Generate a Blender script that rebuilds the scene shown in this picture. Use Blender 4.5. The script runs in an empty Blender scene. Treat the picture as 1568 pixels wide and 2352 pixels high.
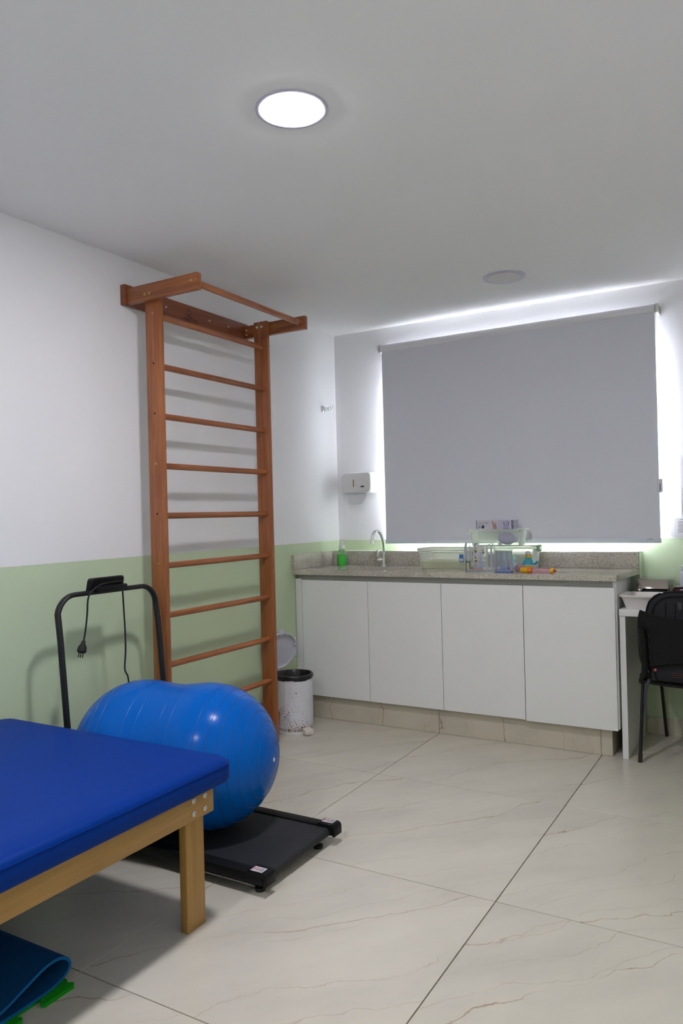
import bpy, bmesh, math, random
from mathutils import Vector, Matrix, Quaternion
random.seed(7)
S = bpy.context.scene
COL = S.collection
PI = math.pi

# ------------------------------------------------------------------ camera
CAM = Vector((2.668, -4.5184, 1.2585))
YAW, PITCH, ROLL, FPX = math.radians(30.3205), math.radians(0.2367), math.radians(-1.4248), 1739.34
fwd = Vector((-math.sin(YAW) * math.cos(PITCH), math.cos(YAW) * math.cos(PITCH), math.sin(PITCH)))
rgt = Vector((math.cos(YAW), math.sin(YAW), 0))
upv = rgt.cross(fwd)
r2 = rgt * math.cos(ROLL) + upv * math.sin(ROLL)
u2 = -rgt * math.sin(ROLL) + upv * math.cos(ROLL)
cd = bpy.data.cameras.new('camera')
cd.sensor_fit = 'HORIZONTAL'; cd.sensor_width = 36.0
cd.lens = 36.0 * FPX / 1568.0
cd.clip_start = 0.02; cd.clip_end = 60
cam = bpy.data.objects.new('camera', cd); COL.objects.link(cam)
m = Matrix((r2, u2, -fwd)).transposed().to_4x4(); m.translation = CAM
cam.matrix_world = m
S.camera = cam

# ------------------------------------------------------------------ world, daylight, exposure
w = bpy.data.worlds.new('World'); S.world = w; w.use_nodes = True
bg = w.node_tree.nodes.get('Background') or w.node_tree.nodes.new('ShaderNodeBackground')
bg.inputs[0].default_value = (0.80, 0.90, 1.0, 1); bg.inputs[1].default_value = 1.2
wo = w.node_tree.nodes.get('World Output') or w.node_tree.nodes.new('ShaderNodeOutputWorld')
w.node_tree.links.new(bg.outputs[0], wo.inputs[0])
DAY_W = 360.0
LAMP_S = 246.0
LAMP_COL = (0.96, 0.942, 1.0)
al = bpy.data.lights.new('daylight', 'AREA'); al.shape = 'RECTANGLE'
al.size = 1.52; al.size_y = 1.10; al.energy = DAY_W; al.color = (1.0, 0.985, 0.965)
ao = bpy.data.objects.new('daylight', al); COL.objects.link(ao)
ao.location = (1.265, 0.30, 1.645); ao.rotation_euler = (-PI / 2, 0, 0)   # outside the pane, shining into the room
S.view_settings.view_transform = 'Standard'; S.view_settings.look = 'None'
S.view_settings.gamma = 1.0; S.view_settings.use_curve_mapping = False
S.view_settings.exposure = 0.0

# ------------------------------------------------------------------ materials
def nt(mat): mat.use_nodes = True; return mat.node_tree
def srgb(r, g, b):
    f = lambda c: (c / 255 / 12.92) if c / 255 <= 0.04045 else ((c / 255 + 0.055) / 1.055) ** 2.4
    return (f(r), f(g), f(b), 1)
def base_mat(name, col, rough=0.5, metal=0.0, spec=0.5, var=0.06, nscale=12.0, bump=0.0, bscale=200.0, coat=0.0):
    """Principled with a little procedural mottling and fine relief."""
    mt = bpy.data.materials.new(name); t = nt(mt); n = t.nodes; L = t.links
    p = n['Principled BSDF']
    p.inputs['Roughness'].default_value = rough; p.inputs['Metallic'].default_value = metal
    p.inputs['Specular IOR Level'].default_value = spec
    if coat: p.inputs['Coat Weight'].default_value = coat; p.inputs['Coat Roughness'].default_value = 0.1
    tc = n.new('ShaderNodeTexCoord'); ns = n.new('ShaderNodeTexNoise')
    ns.inputs['Scale'].default_value = nscale; ns.inputs['Detail'].default_value = 4
    L.new(tc.outputs['Object'], ns.inputs['Vector'])
    mx = n.new('ShaderNodeMix'); mx.data_type = 'RGBA'
    c = list(col)[:3]
    mx.inputs[6].default_value = [v * (1 - var) for v in c] + [1]
    mx.inputs[7].default_value = [min(1, v * (1 + var)) for v in c] + [1]
    L.new(ns.outputs['Fac'], mx.inputs[0]); L.new(mx.outputs[2], p.inputs['Base Color'])
    if bump:
        n2 = n.new('ShaderNodeTexNoise'); n2.inputs['Scale'].default_value = bscale; n2.inputs['Detail'].default_value = 3
        L.new(tc.outputs['Object'], n2.inputs['Vector'])
        b = n.new('ShaderNodeBump'); b.inputs['Strength'].default_value = bump; b.inputs['Distance'].default_value = 0.002
        L.new(n2.outputs['Fac'], b.inputs['Height']); L.new(b.outputs['Normal'], p.inputs['Normal'])
    return mt
def ramp(n, stops):
    r = n.new('ShaderNodeValToRGB'); e = r.color_ramp.elements
    while len(e) < len(stops): e.new(0.5)
    for k, (pos, col) in enumerate(stops): e[k].position = pos; e[k].color = col
    return r
def mth(n, L, op, a, b=None, clamp=False):
    x = n.new('ShaderNodeMath'); x.operation = op; x.use_clamp = clamp
    for i, v in enumerate((a, b)):
        if v is None: continue
        if isinstance(v, (int, float)): x.inputs[i].default_value = v
        else: L.new(v, x.inputs[i])
    return x.outputs[0]

def wall_paint(name):
    mt = bpy.data.materials.new(name); t = nt(mt); n = t.nodes; L = t.links; p = n['Principled BSDF']
    p.inputs['Roughness'].default_value = 0.55; p.inputs['Specular IOR Level'].default_value = 0.3
    g = n.new('ShaderNodeNewGeometry'); sx = n.new('ShaderNodeSeparateXYZ'); L.new(g.outputs['Position'], sx.inputs[0])
    ns = n.new('ShaderNodeTexNoise'); ns.inputs['Scale'].default_value = 40; L.new(g.outputs['Position'], ns.inputs['Vector'])
    z = mth(n, L, 'ADD', sx.outputs[2], mth(n, L, 'MULTIPLY', mth(n, L, 'SUBTRACT', ns.outputs['Fac'], 0.5), 0.004))
    f = mth(n, L, 'GREATER_THAN', z, 1.0859)
    mx = n.new('ShaderNodeMix'); mx.data_type = 'RGBA'
    mx.inputs[6].default_value = (0.590, 0.700, 0.480, 1); mx.inputs[7].default_value = (0.89, 0.885, 0.905, 1)
    L.new(f, mx.inputs[0])
    n3 = n.new('ShaderNodeTexNoise'); n3.inputs['Scale'].default_value = 3; n3.inputs['Detail'].default_value = 5
    L.new(g.outputs['Position'], n3.inputs['Vector'])
    hs = n.new('ShaderNodeHueSaturation'); L.new(mx.outputs[2], hs.inputs['Color'])
    L.new(mth(n, L, 'ADD', mth(n, L, 'MULTIPLY', n3.outputs['Fac'], 0.06), 0.97), hs.inputs['Value'])
    L.new(hs.outputs[0], p.inputs['Base Color'])
    n2 = n.new('ShaderNodeTexNoise'); n2.inputs['Scale'].default_value = 260; L.new(g.outputs['Position'], n2.inputs['Vector'])
    b = n.new('ShaderNodeBump'); b.inputs['Strength'].default_value = 0.12; b.inputs['Distance'].default_value = 0.001
    L.new(n2.outputs['Fac'], b.inputs['Height']); L.new(b.outputs[0], p.inputs['Normal'])
    return mt

def marble(name, base, vein_amt=1.0, rough=0.28):
    """Cream porcelain tile with long thin brown veins; each tile is offset by its own random value."""
    mt = bpy.data.materials.new(name); t = nt(mt); n = t.nodes; L = t.links; p = n['Principled BSDF']
    p.inputs['Roughness'].default_value = rough; p.inputs['Specular IOR Level'].default_value = 0.45
    g = n.new('ShaderNodeNewGeometry'); oi = n.new('ShaderNodeObjectInfo')
    off = n.new('ShaderNodeVectorMath'); off.operation = 'SCALE'
    cmb = n.new('ShaderNodeCombineXYZ'); L.new(oi.outputs['Random'], cmb.inputs[0]); L.new(oi.outputs['Random'], cmb.inputs[1]); cmb.inputs[2].default_value = 0.3
    L.new(cmb.outputs[0], off.inputs[0]); off.inputs['Scale'].default_value = 37.0
    add = n.new('ShaderNodeVectorMath'); add.operation = 'ADD'; L.new(g.outputs['Position'], add.inputs[0]); L.new(off.outputs[0], add.inputs[1])
    mp = n.new('ShaderNodeMapping'); mp.inputs['Rotation'].default_value = (0, 0, math.radians(-50))
    L.new(add.outputs[0], mp.inputs[0])
    st = n.new('ShaderNodeMapping'); st.inputs['Scale'].default_value = (0.5, 1.4, 1.4); L.new(mp.outputs[0], st.inputs[0])
    sep = n.new('ShaderNodeSeparateXYZ'); L.new(mp.outputs[0], sep.inputs[0])
    def vein(spacing, width, amp, scale, keep, seed):
        """thin wandering lines running along one direction, some of them missing, fading in and out"""
        a = n.new('ShaderNodeVectorMath'); a.operation = 'ADD'; a.inputs[1].default_value = (seed, seed * 1.7, seed * .3); L.new(mp.outputs[0], a.inputs[0])
        v = n.new('ShaderNodeTexNoise'); v.inputs['Scale'].default_value = scale; v.inputs['Detail'].default_value = 7; v.inputs['Roughness'].default_value = 0.52
        L.new(a.outputs[0], v.inputs['Vector'])
        tt_ = mth(n, L, 'DIVIDE', mth(n, L, 'ADD', sep.outputs[1], mth(n, L, 'MULTIPLY', mth(n, L, 'SUBTRACT', v.outputs['Fac'], 0.5), amp)), spacing)
        d = mth(n, L, 'MULTIPLY', mth(n, L, 'ABSOLUTE', mth(n, L, 'SUBTRACT', mth(n, L, 'FRACT', tt_), 0.5)), spacing)
        ln_ = mth(n, L, 'SUBTRACT', 1.0, mth(n, L, 'DIVIDE', d, width), True)
        wn_ = n.new('ShaderNodeTexWhiteNoise'); wn_.noise_dimensions = '1D'; L.new(mth(n, L, 'ADD', mth(n, L, 'FLOOR', tt_), seed), wn_.inputs['W'])
        k = mth(n, L, 'GREATER_THAN', wn_.outputs['Value'], keep)
        fd = n.new('ShaderNodeTexNoise'); fd.inputs['Scale'].default_value = 3.0; fd.inputs['Detail'].default_value = 3; L.new(a.outputs[0], fd.inputs['Vector'])
        fr_ = ramp(n, [(0.38, (0.15, 0.15, 0.15, 1)), (0.56, (1, 1, 1, 1))]); L.new(fd.outputs['Fac'], fr_.inputs[0])
        return mth(n, L, 'MULTIPLY', mth(n, L, 'MULTIPLY', ln_, k), fr_.outputs[0])
    v1 = vein(0.30, 0.0036, 0.42, 1.6, 0.22, 3.1)
    v2 = vein(0.12, 0.0024, 0.30, 2.3, 0.30, 9.4)
    cl = n.new('ShaderNodeTexNoise'); cl.inputs['Scale'].default_value = 3.4; cl.inputs['Detail'].default_value = 7; cl.inputs['Roughness'].default_value = 0.62; L.new(st.outputs[0], cl.inputs['Vector'])
    cr = ramp(n, [(0.32, tuple(c * 0.90 for c in base) + (1,)), (0.52, tuple(base) + (1,)), (0.72, tuple(min(1, c * 1.07) for c in base) + (1,))])
    L.new(cl.outputs['Fac'], cr.inputs[0])
    mx = n.new('ShaderNodeMix'); mx.data_type = 'RGBA'; L.new(cr.outputs[0], mx.inputs[6]); mx.inputs[7].default_value = (0.36, 0.205, 0.095, 1)
    L.new(mth(n, L, 'MULTIPLY', v1, 0.8 * vein_amt), mx.inputs[0])
    mx2 = n.new('ShaderNodeMix'); mx2.data_type = 'RGBA'; L.new(mx.outputs[2], mx2.inputs[6]); mx2.inputs[7].default_value = (0.45, 0.36, 0.26, 1)
    L.new(mth(n, L, 'MULTIPLY', v2, 0.5 * vein_amt), mx2.inputs[0])
    L.new(mx2.outputs[2], p.inputs['Base Color'])
    return mt

def granite(name):
    mt = bpy.data.materials.new(name); t = nt(mt); n = t.nodes; L = t.links; p = n['Principled BSDF']
    p.inputs['Roughness'].default_value = 0.14; p.inputs['Specular IOR Level'].default_value = 0.5
    tc = n.new('ShaderNodeTexCoord')
    a = n.new('ShaderNodeTexNoise'); a.inputs['Scale'].default_value = 250; a.inputs['Detail'].default_value = 3; L.new(tc.outputs['Object'], a.inputs[0])
    b = n.new('ShaderNodeTexNoise'); b.inputs['Scale'].default_value = 9; b.inputs['Detail'].default_value = 4; L.new(tc.outputs['Object'], b.inputs[0])
    v = n.new('ShaderNodeTexVoronoi'); v.inputs['Scale'].default_value = 430; L.new(tc.outputs['Object'], v.inputs[0])
    r = ramp(n, [(0.30, (0.17, 0.15, 0.12, 1)), (0.42, (0.46, 0.425, 0.36, 1)), (0.55, (0.64, 0.60, 0.52, 1)), (0.72, (0.80, 0.76, 0.68, 1))])
    s = mth(n, L, 'ADD', mth(n, L, 'MULTIPLY', a.outputs['Fac'], 0.75), mth(n, L, 'MULTIPLY', b.outputs['Fac'], 0.25))
    L.new(s, r.inputs[0])
    sep = n.new('ShaderNodeSeparateColor'); L.new(v.outputs['Color'], sep.inputs[0])
    mx = n.new('ShaderNodeMix'); mx.data_type = 'RGBA'; L.new(r.outputs[0], mx.inputs[6]); mx.inputs[7].default_value = (0.13, 0.105, 0.09, 1)
    L.new(mth(n, L, 'MULTIPLY', mth(n, L, 'GREATER_THAN', sep.outputs[0], 0.88), 0.6), mx.inputs[0])
    L.new(mx.outputs[2], p.inputs['Base Color'])
    return mt

def wood(name, c1, c2, axis, rough=0.38, scale=26, coat=0.15):
    mt = bpy.data.materials.new(name); t = nt(mt); n = t.nodes; L = t.links; p = n['Principled BSDF']
    p.inputs['Roughness'].default_value = rough
    p.inputs['Coat Weight'].default_value = coat; p.inputs['Coat Roughness'].default_value = 0.25
    tc = n.new('ShaderNodeTexCoord'); mp = n.new('ShaderNodeMapping')
    sc = [1.0, 1.0, 1.0]; sc['XYZ'.index(axis)] = 0.045
    oi = n.new('ShaderNodeObjectInfo')
    ad = n.new('ShaderNodeVectorMath'); ad.operation = 'ADD'; cb = n.new('ShaderNodeCombineXYZ')
    r5 = mth(n, L, 'MULTIPLY', oi.outputs['Random'], 11.0)
    for k in range(3): L.new(r5, cb.inputs[k])
    L.new(tc.outputs['Object'], ad.inputs[0]); L.new(cb.outputs[0], ad.inputs[1])
    mp.inputs['Scale'].default_value = sc; L.new(ad.outputs[0], mp.inputs[0])
    a = n.new('ShaderNodeTexNoise'); a.inputs['Scale'].default_value = scale * 2; a.inputs['Detail'].default_value = 6; a.inputs['Roughness'].default_value = 0.6; L.new(mp.outputs[0], a.inputs[0])
    b = n.new('ShaderNodeTexNoise'); b.inputs['Scale'].default_value = scale * 7; b.inputs['Detail'].default_value = 2; L.new(mp.outputs[0], b.inputs[0])
    s = mth(n, L, 'ADD', mth(n, L, 'MULTIPLY', a.outputs['Fac'], 0.72), mth(n, L, 'MULTIPLY', b.outputs['Fac'], 0.28))
    r = ramp(n, [(0.36, tuple(c1) + (1,)), (0.64, tuple(c2) + (1,))]); L.new(s, r.inputs[0])
    hs = n.new('ShaderNodeHueSaturation'); L.new(r.outputs[0], hs.inputs['Color'])
    L.new(mth(n, L, 'ADD', mth(n, L, 'MULTIPLY', oi.outputs['Random'], 0.25), 0.87), hs.inputs['Value'])
    L.new(hs.outputs[0], p.inputs['Base Color'])
    bp = n.new('ShaderNodeBump'); bp.inputs['Strength'].default_value = 0.08; bp.inputs['Distance'].default_value = 0.001
    L.new(s, bp.inputs['Height']); L.new(bp.outputs[0], p.inputs['Normal'])
    return mt

def clear(name, tint=(1, 1, 1, 1), opacity=0.3, rough=0.08, body=(0.8, 0.82, 0.84, 1)):
    """Thin see-through plastic: a mix of a plain transparent and a glossy/white body."""
    mt = bpy.data.materials.new(name); t = nt(mt); n = t.nodes; L = t.links; p = n['Principled BSDF']
    p.inputs['Base Color'].default_value = body; p.inputs['Roughness'].default_value = rough; p.inputs['Specular IOR Level'].default_value = 0.6
    tr = n.new('ShaderNodeBsdfTransparent'); tr.inputs[0].default_value = tint
    mx = n.new('ShaderNodeMixShader'); fr = n.new('ShaderNodeFresnel'); fr.inputs[0].default_value = 1.4
    ns = n.new('ShaderNodeTexNoise'); ns.inputs['Scale'].default_value = 30
    f = mth(n, L, 'ADD', fr.outputs[0], mth(n, L, 'ADD', opacity - 0.02, mth(n, L, 'MULTIPLY', ns.outputs['Fac'], 0.04)), True)
    L.new(f, mx.inputs[0]); L.new(tr.outputs[0], mx.inputs[1]); L.new(p.outputs[0], mx.inputs[2])
    L.new(mx.outputs[0], n['Material Output'].inputs[0])
    return mt

def backlit(name, tint, opacity, rough, body, trans=0.55):
    mt = clear(name, tint, opacity, rough, body); t = mt.node_tree; n = t.nodes; L = t.links
    tl = n.new('ShaderNodeBsdfTranslucent'); tl.inputs[0].default_value = body
    mx = n.new('ShaderNodeMixShader'); mx.inputs[0].default_value = trans
    top = [k for k in n if k.type == 'MIX_SHADER' and k != mx][0]
    L.new(n['Principled BSDF'].outputs[0], mx.inputs[1]); L.new(tl.outputs[0], mx.inputs[2]); L.new(mx.outputs[0], top.inputs[2])
    return mt

def emit(name, col, s):
    mt = bpy.data.materials.new(name); t = nt(mt); n = t.nodes; L = t.links
    e = n.new('ShaderNodeEmission'); e.inputs[0].default_value = tuple(col) + (1,); e.inputs[1].default_value = s
    L.new(e.outputs[0], n['Material Output'].inputs[0]); return mt

def rusty(name):
    mt = bpy.data.materials.new(name); t = nt(mt); n = t.nodes; L = t.links; p = n['Principled BSDF']
    p.inputs['Roughness'].default_value = 0.35
    tc = n.new('ShaderNodeTexCoord'); sx = n.new('ShaderNodeSeparateXYZ'); L.new(tc.outputs['Object'], sx.inputs[0])
    a = n.new('ShaderNodeTexNoise'); a.inputs['Scale'].default_value = 150; a.inputs['Detail'].default_value = 3; L.new(tc.outputs['Object'], a.inputs[0])
    b = n.new('ShaderNodeTexNoise'); b.inputs['Scale'].default_value = 14; b.inputs['Detail'].default_value = 5; L.new(tc.outputs['Object'], b.inputs[0])
    low = mth(n, L, 'MULTIPLY', mth(n, L, 'SUBTRACT', 0.26, sx.outputs[2]), 0.34)
    k = mth(n, L, 'ADD', mth(n, L, 'ADD', mth(n, L, 'MULTIPLY', a.outputs['Fac'], 0.6), mth(n, L, 'MULTIPLY', b.outputs['Fac'], 0.4)), low)
    r = ramp(n, [(0.600, (0, 0, 0, 1)), (0.66, (1, 1, 1, 1))]); L.new(k, r.inputs[0])
    c = ramp(n, [(0.35, (0.10, 0.045, 0.012, 1)), (0.6, (0.24, 0.13, 0.05, 1))]); L.new(b.outputs['Fac'], c.inputs[0])
    mx = n.new('ShaderNodeMix'); mx.data_type = 'RGBA'; mx.inputs[6].default_value = (0.71, 0.71, 0.76, 1)
    L.new(r.outputs[0], mx.inputs[0]); L.new(c.outputs[0], mx.inputs[7]); L.new(mx.outputs[2], p.inputs['Base Color'])
    return mt

M_WALL = wall_paint('wall_paint')
M_CEIL = base_mat('ceiling_paint', (0.93, 0.925, 0.93), 0.8, spec=0.1, var=0.02, nscale=2, bump=0.05)
M_TILE = marble('floor_marble', (0.715, 0.670, 0.575))
M_KICK = marble('plinth_marble', (0.62, 0.565, 0.465), 1.2, 0.35)
M_GROUT = base_mat('grout', (0.16, 0.13, 0.11), 0.9)
M_GRANITE = granite('granite')
M_REDWOOD_Z = wood('red_wood_vertical', (0.235, 0.066, 0.018), (0.42, 0.150, 0.048), 'Z')
M_REDWOOD_Y = wood('red_wood_lengthwise', (0.225, 0.062, 0.018), (0.43, 0.150, 0.046), 'Y')
M_REDWOOD_X = wood('red_wood_arm', (0.235, 0.066, 0.018), (0.42, 0.150, 0.048), 'X')
M_DARKWOOD_Y = wood('dark_red_wood', (0.17, 0.045, 0.016), (0.30, 0.085, 0.03), 'Y')
M_BEECH_Z = wood('beech_leg', (0.36, 0.190, 0.045), (0.47, 0.265, 0.075), 'Z', 0.45, 22, 0.05)
M_BEECH_Y = wood('beech_rail', (0.36, 0.190, 0.045), (0.47, 0.265, 0.075), 'Y', 0.45, 22, 0.05)
M_BEECH_X = wood('beech_cross_rail', (0.36, 0.190, 0.045), (0.47, 0.265, 0.075), 'X', 0.45, 22, 0.05)
M_BURN = base_mat('burnt_mark', (0.03, 0.015, 0.01), 0.8)
M_VINYL = base_mat('blue_vinyl', (0.0020, 0.036, 0.270), 0.45, spec=0.06, var=0.08, nscale=5, bump=0.10, bscale=420)
M_BALL = base_mat('blue_rubber', (0.0006, 0.116, 0.530), 0.20, spec=0.13, var=0.12, nscale=4, bump=0.03, bscale=60)
M_BALLRING = base_mat('dark_blue_rubber', (0.010, 0.075, 0.300), 0.35)
M_BLACK = base_mat('black_metal', (0.010, 0.010, 0.012), 0.42, spec=0.4)
M_BLACKPL = base_mat('black_plastic', (0.008, 0.008, 0.009), 0.5, spec=0.2, bump=0.2, bscale=500)
M_BELT = base_mat('treadmill_belt', (0.026, 0.027, 0.032), 0.62, spec=0.3, var=0.2, nscale=80, bump=0.25, bscale=700)
M_RUBBER = base_mat('black_rubber', (0.008, 0.008, 0.008), 0.7)
M_CHROME = base_mat('chrome', (0.82, 0.83, 0.86), 0.12, metal=1.0, var=0.02)
M_STEEL = base_mat('zinc_steel', (0.62, 0.62, 0.60), 0.3, metal=1.0)
M_BRASS = base_mat('brass', (0.55, 0.42, 0.16), 0.3, metal=1.0)
M_WHITEPL = base_mat('white_plastic', (0.78, 0.78, 0.78), 0.35, var=0.02)
M_LAVPL = base_mat('lavender_white_plastic', (0.66, 0.66, 0.76), 0.35, var=0.02)
M_CREAMPL = base_mat('cream_plastic', (0.74, 0.68, 0.60), 0.5, var=0.03)
M_LAMIN = base_mat('white_laminate', (0.86, 0.865, 0.86), 0.42, spec=0.4, var=0.015, bump=0.06, bscale=900)
M_LAMIN2 = base_mat('white_laminate_desk', (0.84, 0.84, 0.83), 0.45, spec=0.4, var=0.015)
M_RECESS = base_mat('grey_laminate', (0.46, 0.46, 0.43), 0.5, var=0.02)
M_BLIND = base_mat('blind_fabric', (0.77, 0.77, 0.85), 0.75, spec=0.2, var=0.02, nscale=3, bump=0.25, bscale=900)
M_BLINDALU = base_mat('blind_bar', (0.70, 0.75, 0.82), 0.4, spec=0.5, var=0.02)
M_ROLLER = base_mat('blind_roller', (0.86, 0.86, 0.90), 0.6, spec=0.3, var=0.02)
M_BLINDPL = base_mat('blind_bracket', (0.70, 0.70, 0.68), 0.4, var=0.02)
M_RING = base_mat('lamp_ring', (0.60, 0.59, 0.70), 0.4, var=0.02)
M_OFF = base_mat('lamp_diffuser_off', (0.70, 0.69, 0.68), 0.5, var=0.01)
M_LAMP = emit('lamp_light', LAMP_COL, LAMP_S)
M_GLASS = clear('window_glass', (0.97, 0.99, 0.98, 1), 0.04, 0.02)
M_ALU = base_mat('window_aluminium', (0.72, 0.72, 0.72), 0.4, metal=0.3)
M_PAPER = base_mat('paper', (0.70, 0.69, 0.72), 0.8, var=0.02)
M_PRINT = base_mat('print_grey', (0.16, 0.16, 0.18), 0.8)
M_TISSUE = base_mat('tissue', (0.78, 0.78, 0.82), 0.9, var=0.04, bump=0.3, bscale=300)
M_BIN = rusty('rusty_white_enamel')
M_BAG = base_mat('black_bag', (0.010, 0.010, 0.011), 0.32, spec=0.5, bump=0.6, bscale=60)
M_GREENLIQ = base_mat('green_soap', (0.02, 0.68, 0.012), 0.25, spec=0.3, var=0.05)
M_SOAPCLR = clear('clear_soap_bottle', (0.93, 1.0, 0.94, 1), 0.05, 0.05, (0.75, 0.9, 0.78, 1))
M_TUB = backlit('frosted_tub', (0.97, 0.98, 0.96, 1), 0.17, 0.30, (0.98, 0.98, 0.98, 1), 0.70)
M_TUBLID = backlit('frosted_lid', (0.97, 0.97, 0.95, 1), 0.55, 0.35, (0.97, 0.97, 0.96, 1), 0.60)
M_LIQUID = backlit('pale_liquid', (0.95, 0.97, 0.84, 1), 0.55, 0.1, (0.92, 0.93, 0.74, 1), 0.6)
M_CLEAR = clear('clear_plastic', (0.97, 0.98, 0.99, 1), 0.20, 0.06, (0.92, 0.93, 0.96, 1))
M_CLEAR2 = clear('clear_plastic_edge', (0.95, 0.96, 0.98, 1), 0.36, 0.10, (0.84, 0.86, 0.91, 1))
M_CLEAR3 = clear('thin_clear_plastic', (0.98, 0.985, 0.99, 1), 0.06, 0.05, (0.92, 0.93, 0.96, 1))
M_PINKCLR = clear('pink_clear_plastic', (1.0, 0.84, 0.88, 1), 0.12, 0.06, (0.9, 0.62, 0.70, 1))
M_TEAL = base_mat('teal_plastic', (0.045, 0.36, 0.47), 0.35)
M_YELLOW = base_mat('yellow_plastic', (0.85, 0.50, 0.006), 0.35)
M_ORANGE = base_mat('orange_plastic', (0.85, 0.20, 0.006), 0.35)
M_RED = base_mat('red_plastic', (0.55, 0.03, 0.02), 0.35)
M_PINK = base_mat('pink_silicone', (0.46, 0.30, 0.32), 0.5)
M_PINKDOT = base_mat('pink_dot', (0.6, 0.12, 0.28), 0.5)
M_LTBLUE = base_mat('light_blue_ball', (0.02, 0.26, 0.85), 0.35)
M_DKBLUE = base_mat('dark_blue_ball', (0.012, 0.05, 0.40), 0.35)
M_BLUEBASE = base_mat('blue_base', (0.10, 0.17, 0.45), 0.35)
M_GREYBALL = base_mat('grey_ball', (0.50, 0.50, 0.55), 0.4)
M_SAGE = base_mat('sage_plastic', (0.27, 0.42, 0.27), 0.4)
M_DKGREEN = base_mat('dark_green_plastic', (0.01, 0.16, 0.05), 0.4)
M_PALEYEL = base_mat('pale_yellow', (0.72, 0.64, 0.30), 0.5)
M_LILAC = base_mat('lilac_card', (0.56, 0.53, 0.70), 0.6, var=0.02)
M_LILACPALE = base_mat('pale_lilac_card', (0.66, 0.63, 0.70), 0.6, var=0.02)
M_INDIGO = base_mat('indigo_ink', (0.045, 0.030, 0.14), 0.7)
M_REDINK = base_mat('red_ink', (0.55, 0.03, 0.05), 0.7)
M_BLUEINK = base_mat('blue_ink', (0.16, 0.24, 0.55), 0.7)
M_MINT = base_mat('mint_ink', (0.36, 0.55, 0.42), 0.7)
M_SKIN = base_mat('printed_hand', (0.45, 0.30, 0.26), 0.7)
M_LILACRUB = base_mat('lilac_silicone', (0.45, 0.42, 0.66), 0.45)
M_BLUECLOTH = base_mat('blue_plastic', (0.03, 0.16, 0.45), 0.5)
M_LTTEAL = base_mat('light_teal_plastic', (0.15, 0.52, 0.68), 0.5)
M_MAT = base_mat('blue_foam', (0.004, 0.075, 0.22), 0.75, spec=0.2, bump=0.25, bscale=500)
M_MATEDGE = base_mat('blue_foam_edge', (0.004, 0.13, 0.40), 0.8, spec=0.2)
M_EVA = base_mat('green_foam', (0.01, 0.36, 0.012), 0.8, spec=0.2, bump=0.2, bscale=600)
M_TRAY = base_mat('white_tray', (0.75, 0.71, 0.68), 0.35, var=0.04, nscale=8)
M_MIRROR = base_mat('bronze_mirror', (0.50, 0.45, 0.40), 0.08, metal=1.0, var=0.05)
M_GLOSSBLK = base_mat('gloss_black', (0.012, 0.012, 0.015), 0.08, spec=0.6)
M_FABRIC = base_mat('charcoal_fabric', (0.028, 0.028, 0.033), 0.85, spec=0.2, var=0.2, nscale=60, bump=0.6, bscale=420)
M_FABRIC2 = base_mat('dark_fabric', (0.008, 0.008, 0.010), 0.85, spec=0.2, bump=0.6, bscale=420)
M_GREYWEB = base_mat('grey_webbing', (0.05, 0.05, 0.06), 0.8, bump=0.5, bscale=300)
M_FILLER = base_mat('white_filler', (0.72, 0.72, 0.68), 0.9, var=0.1, bump=0.8, bscale=60)

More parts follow.
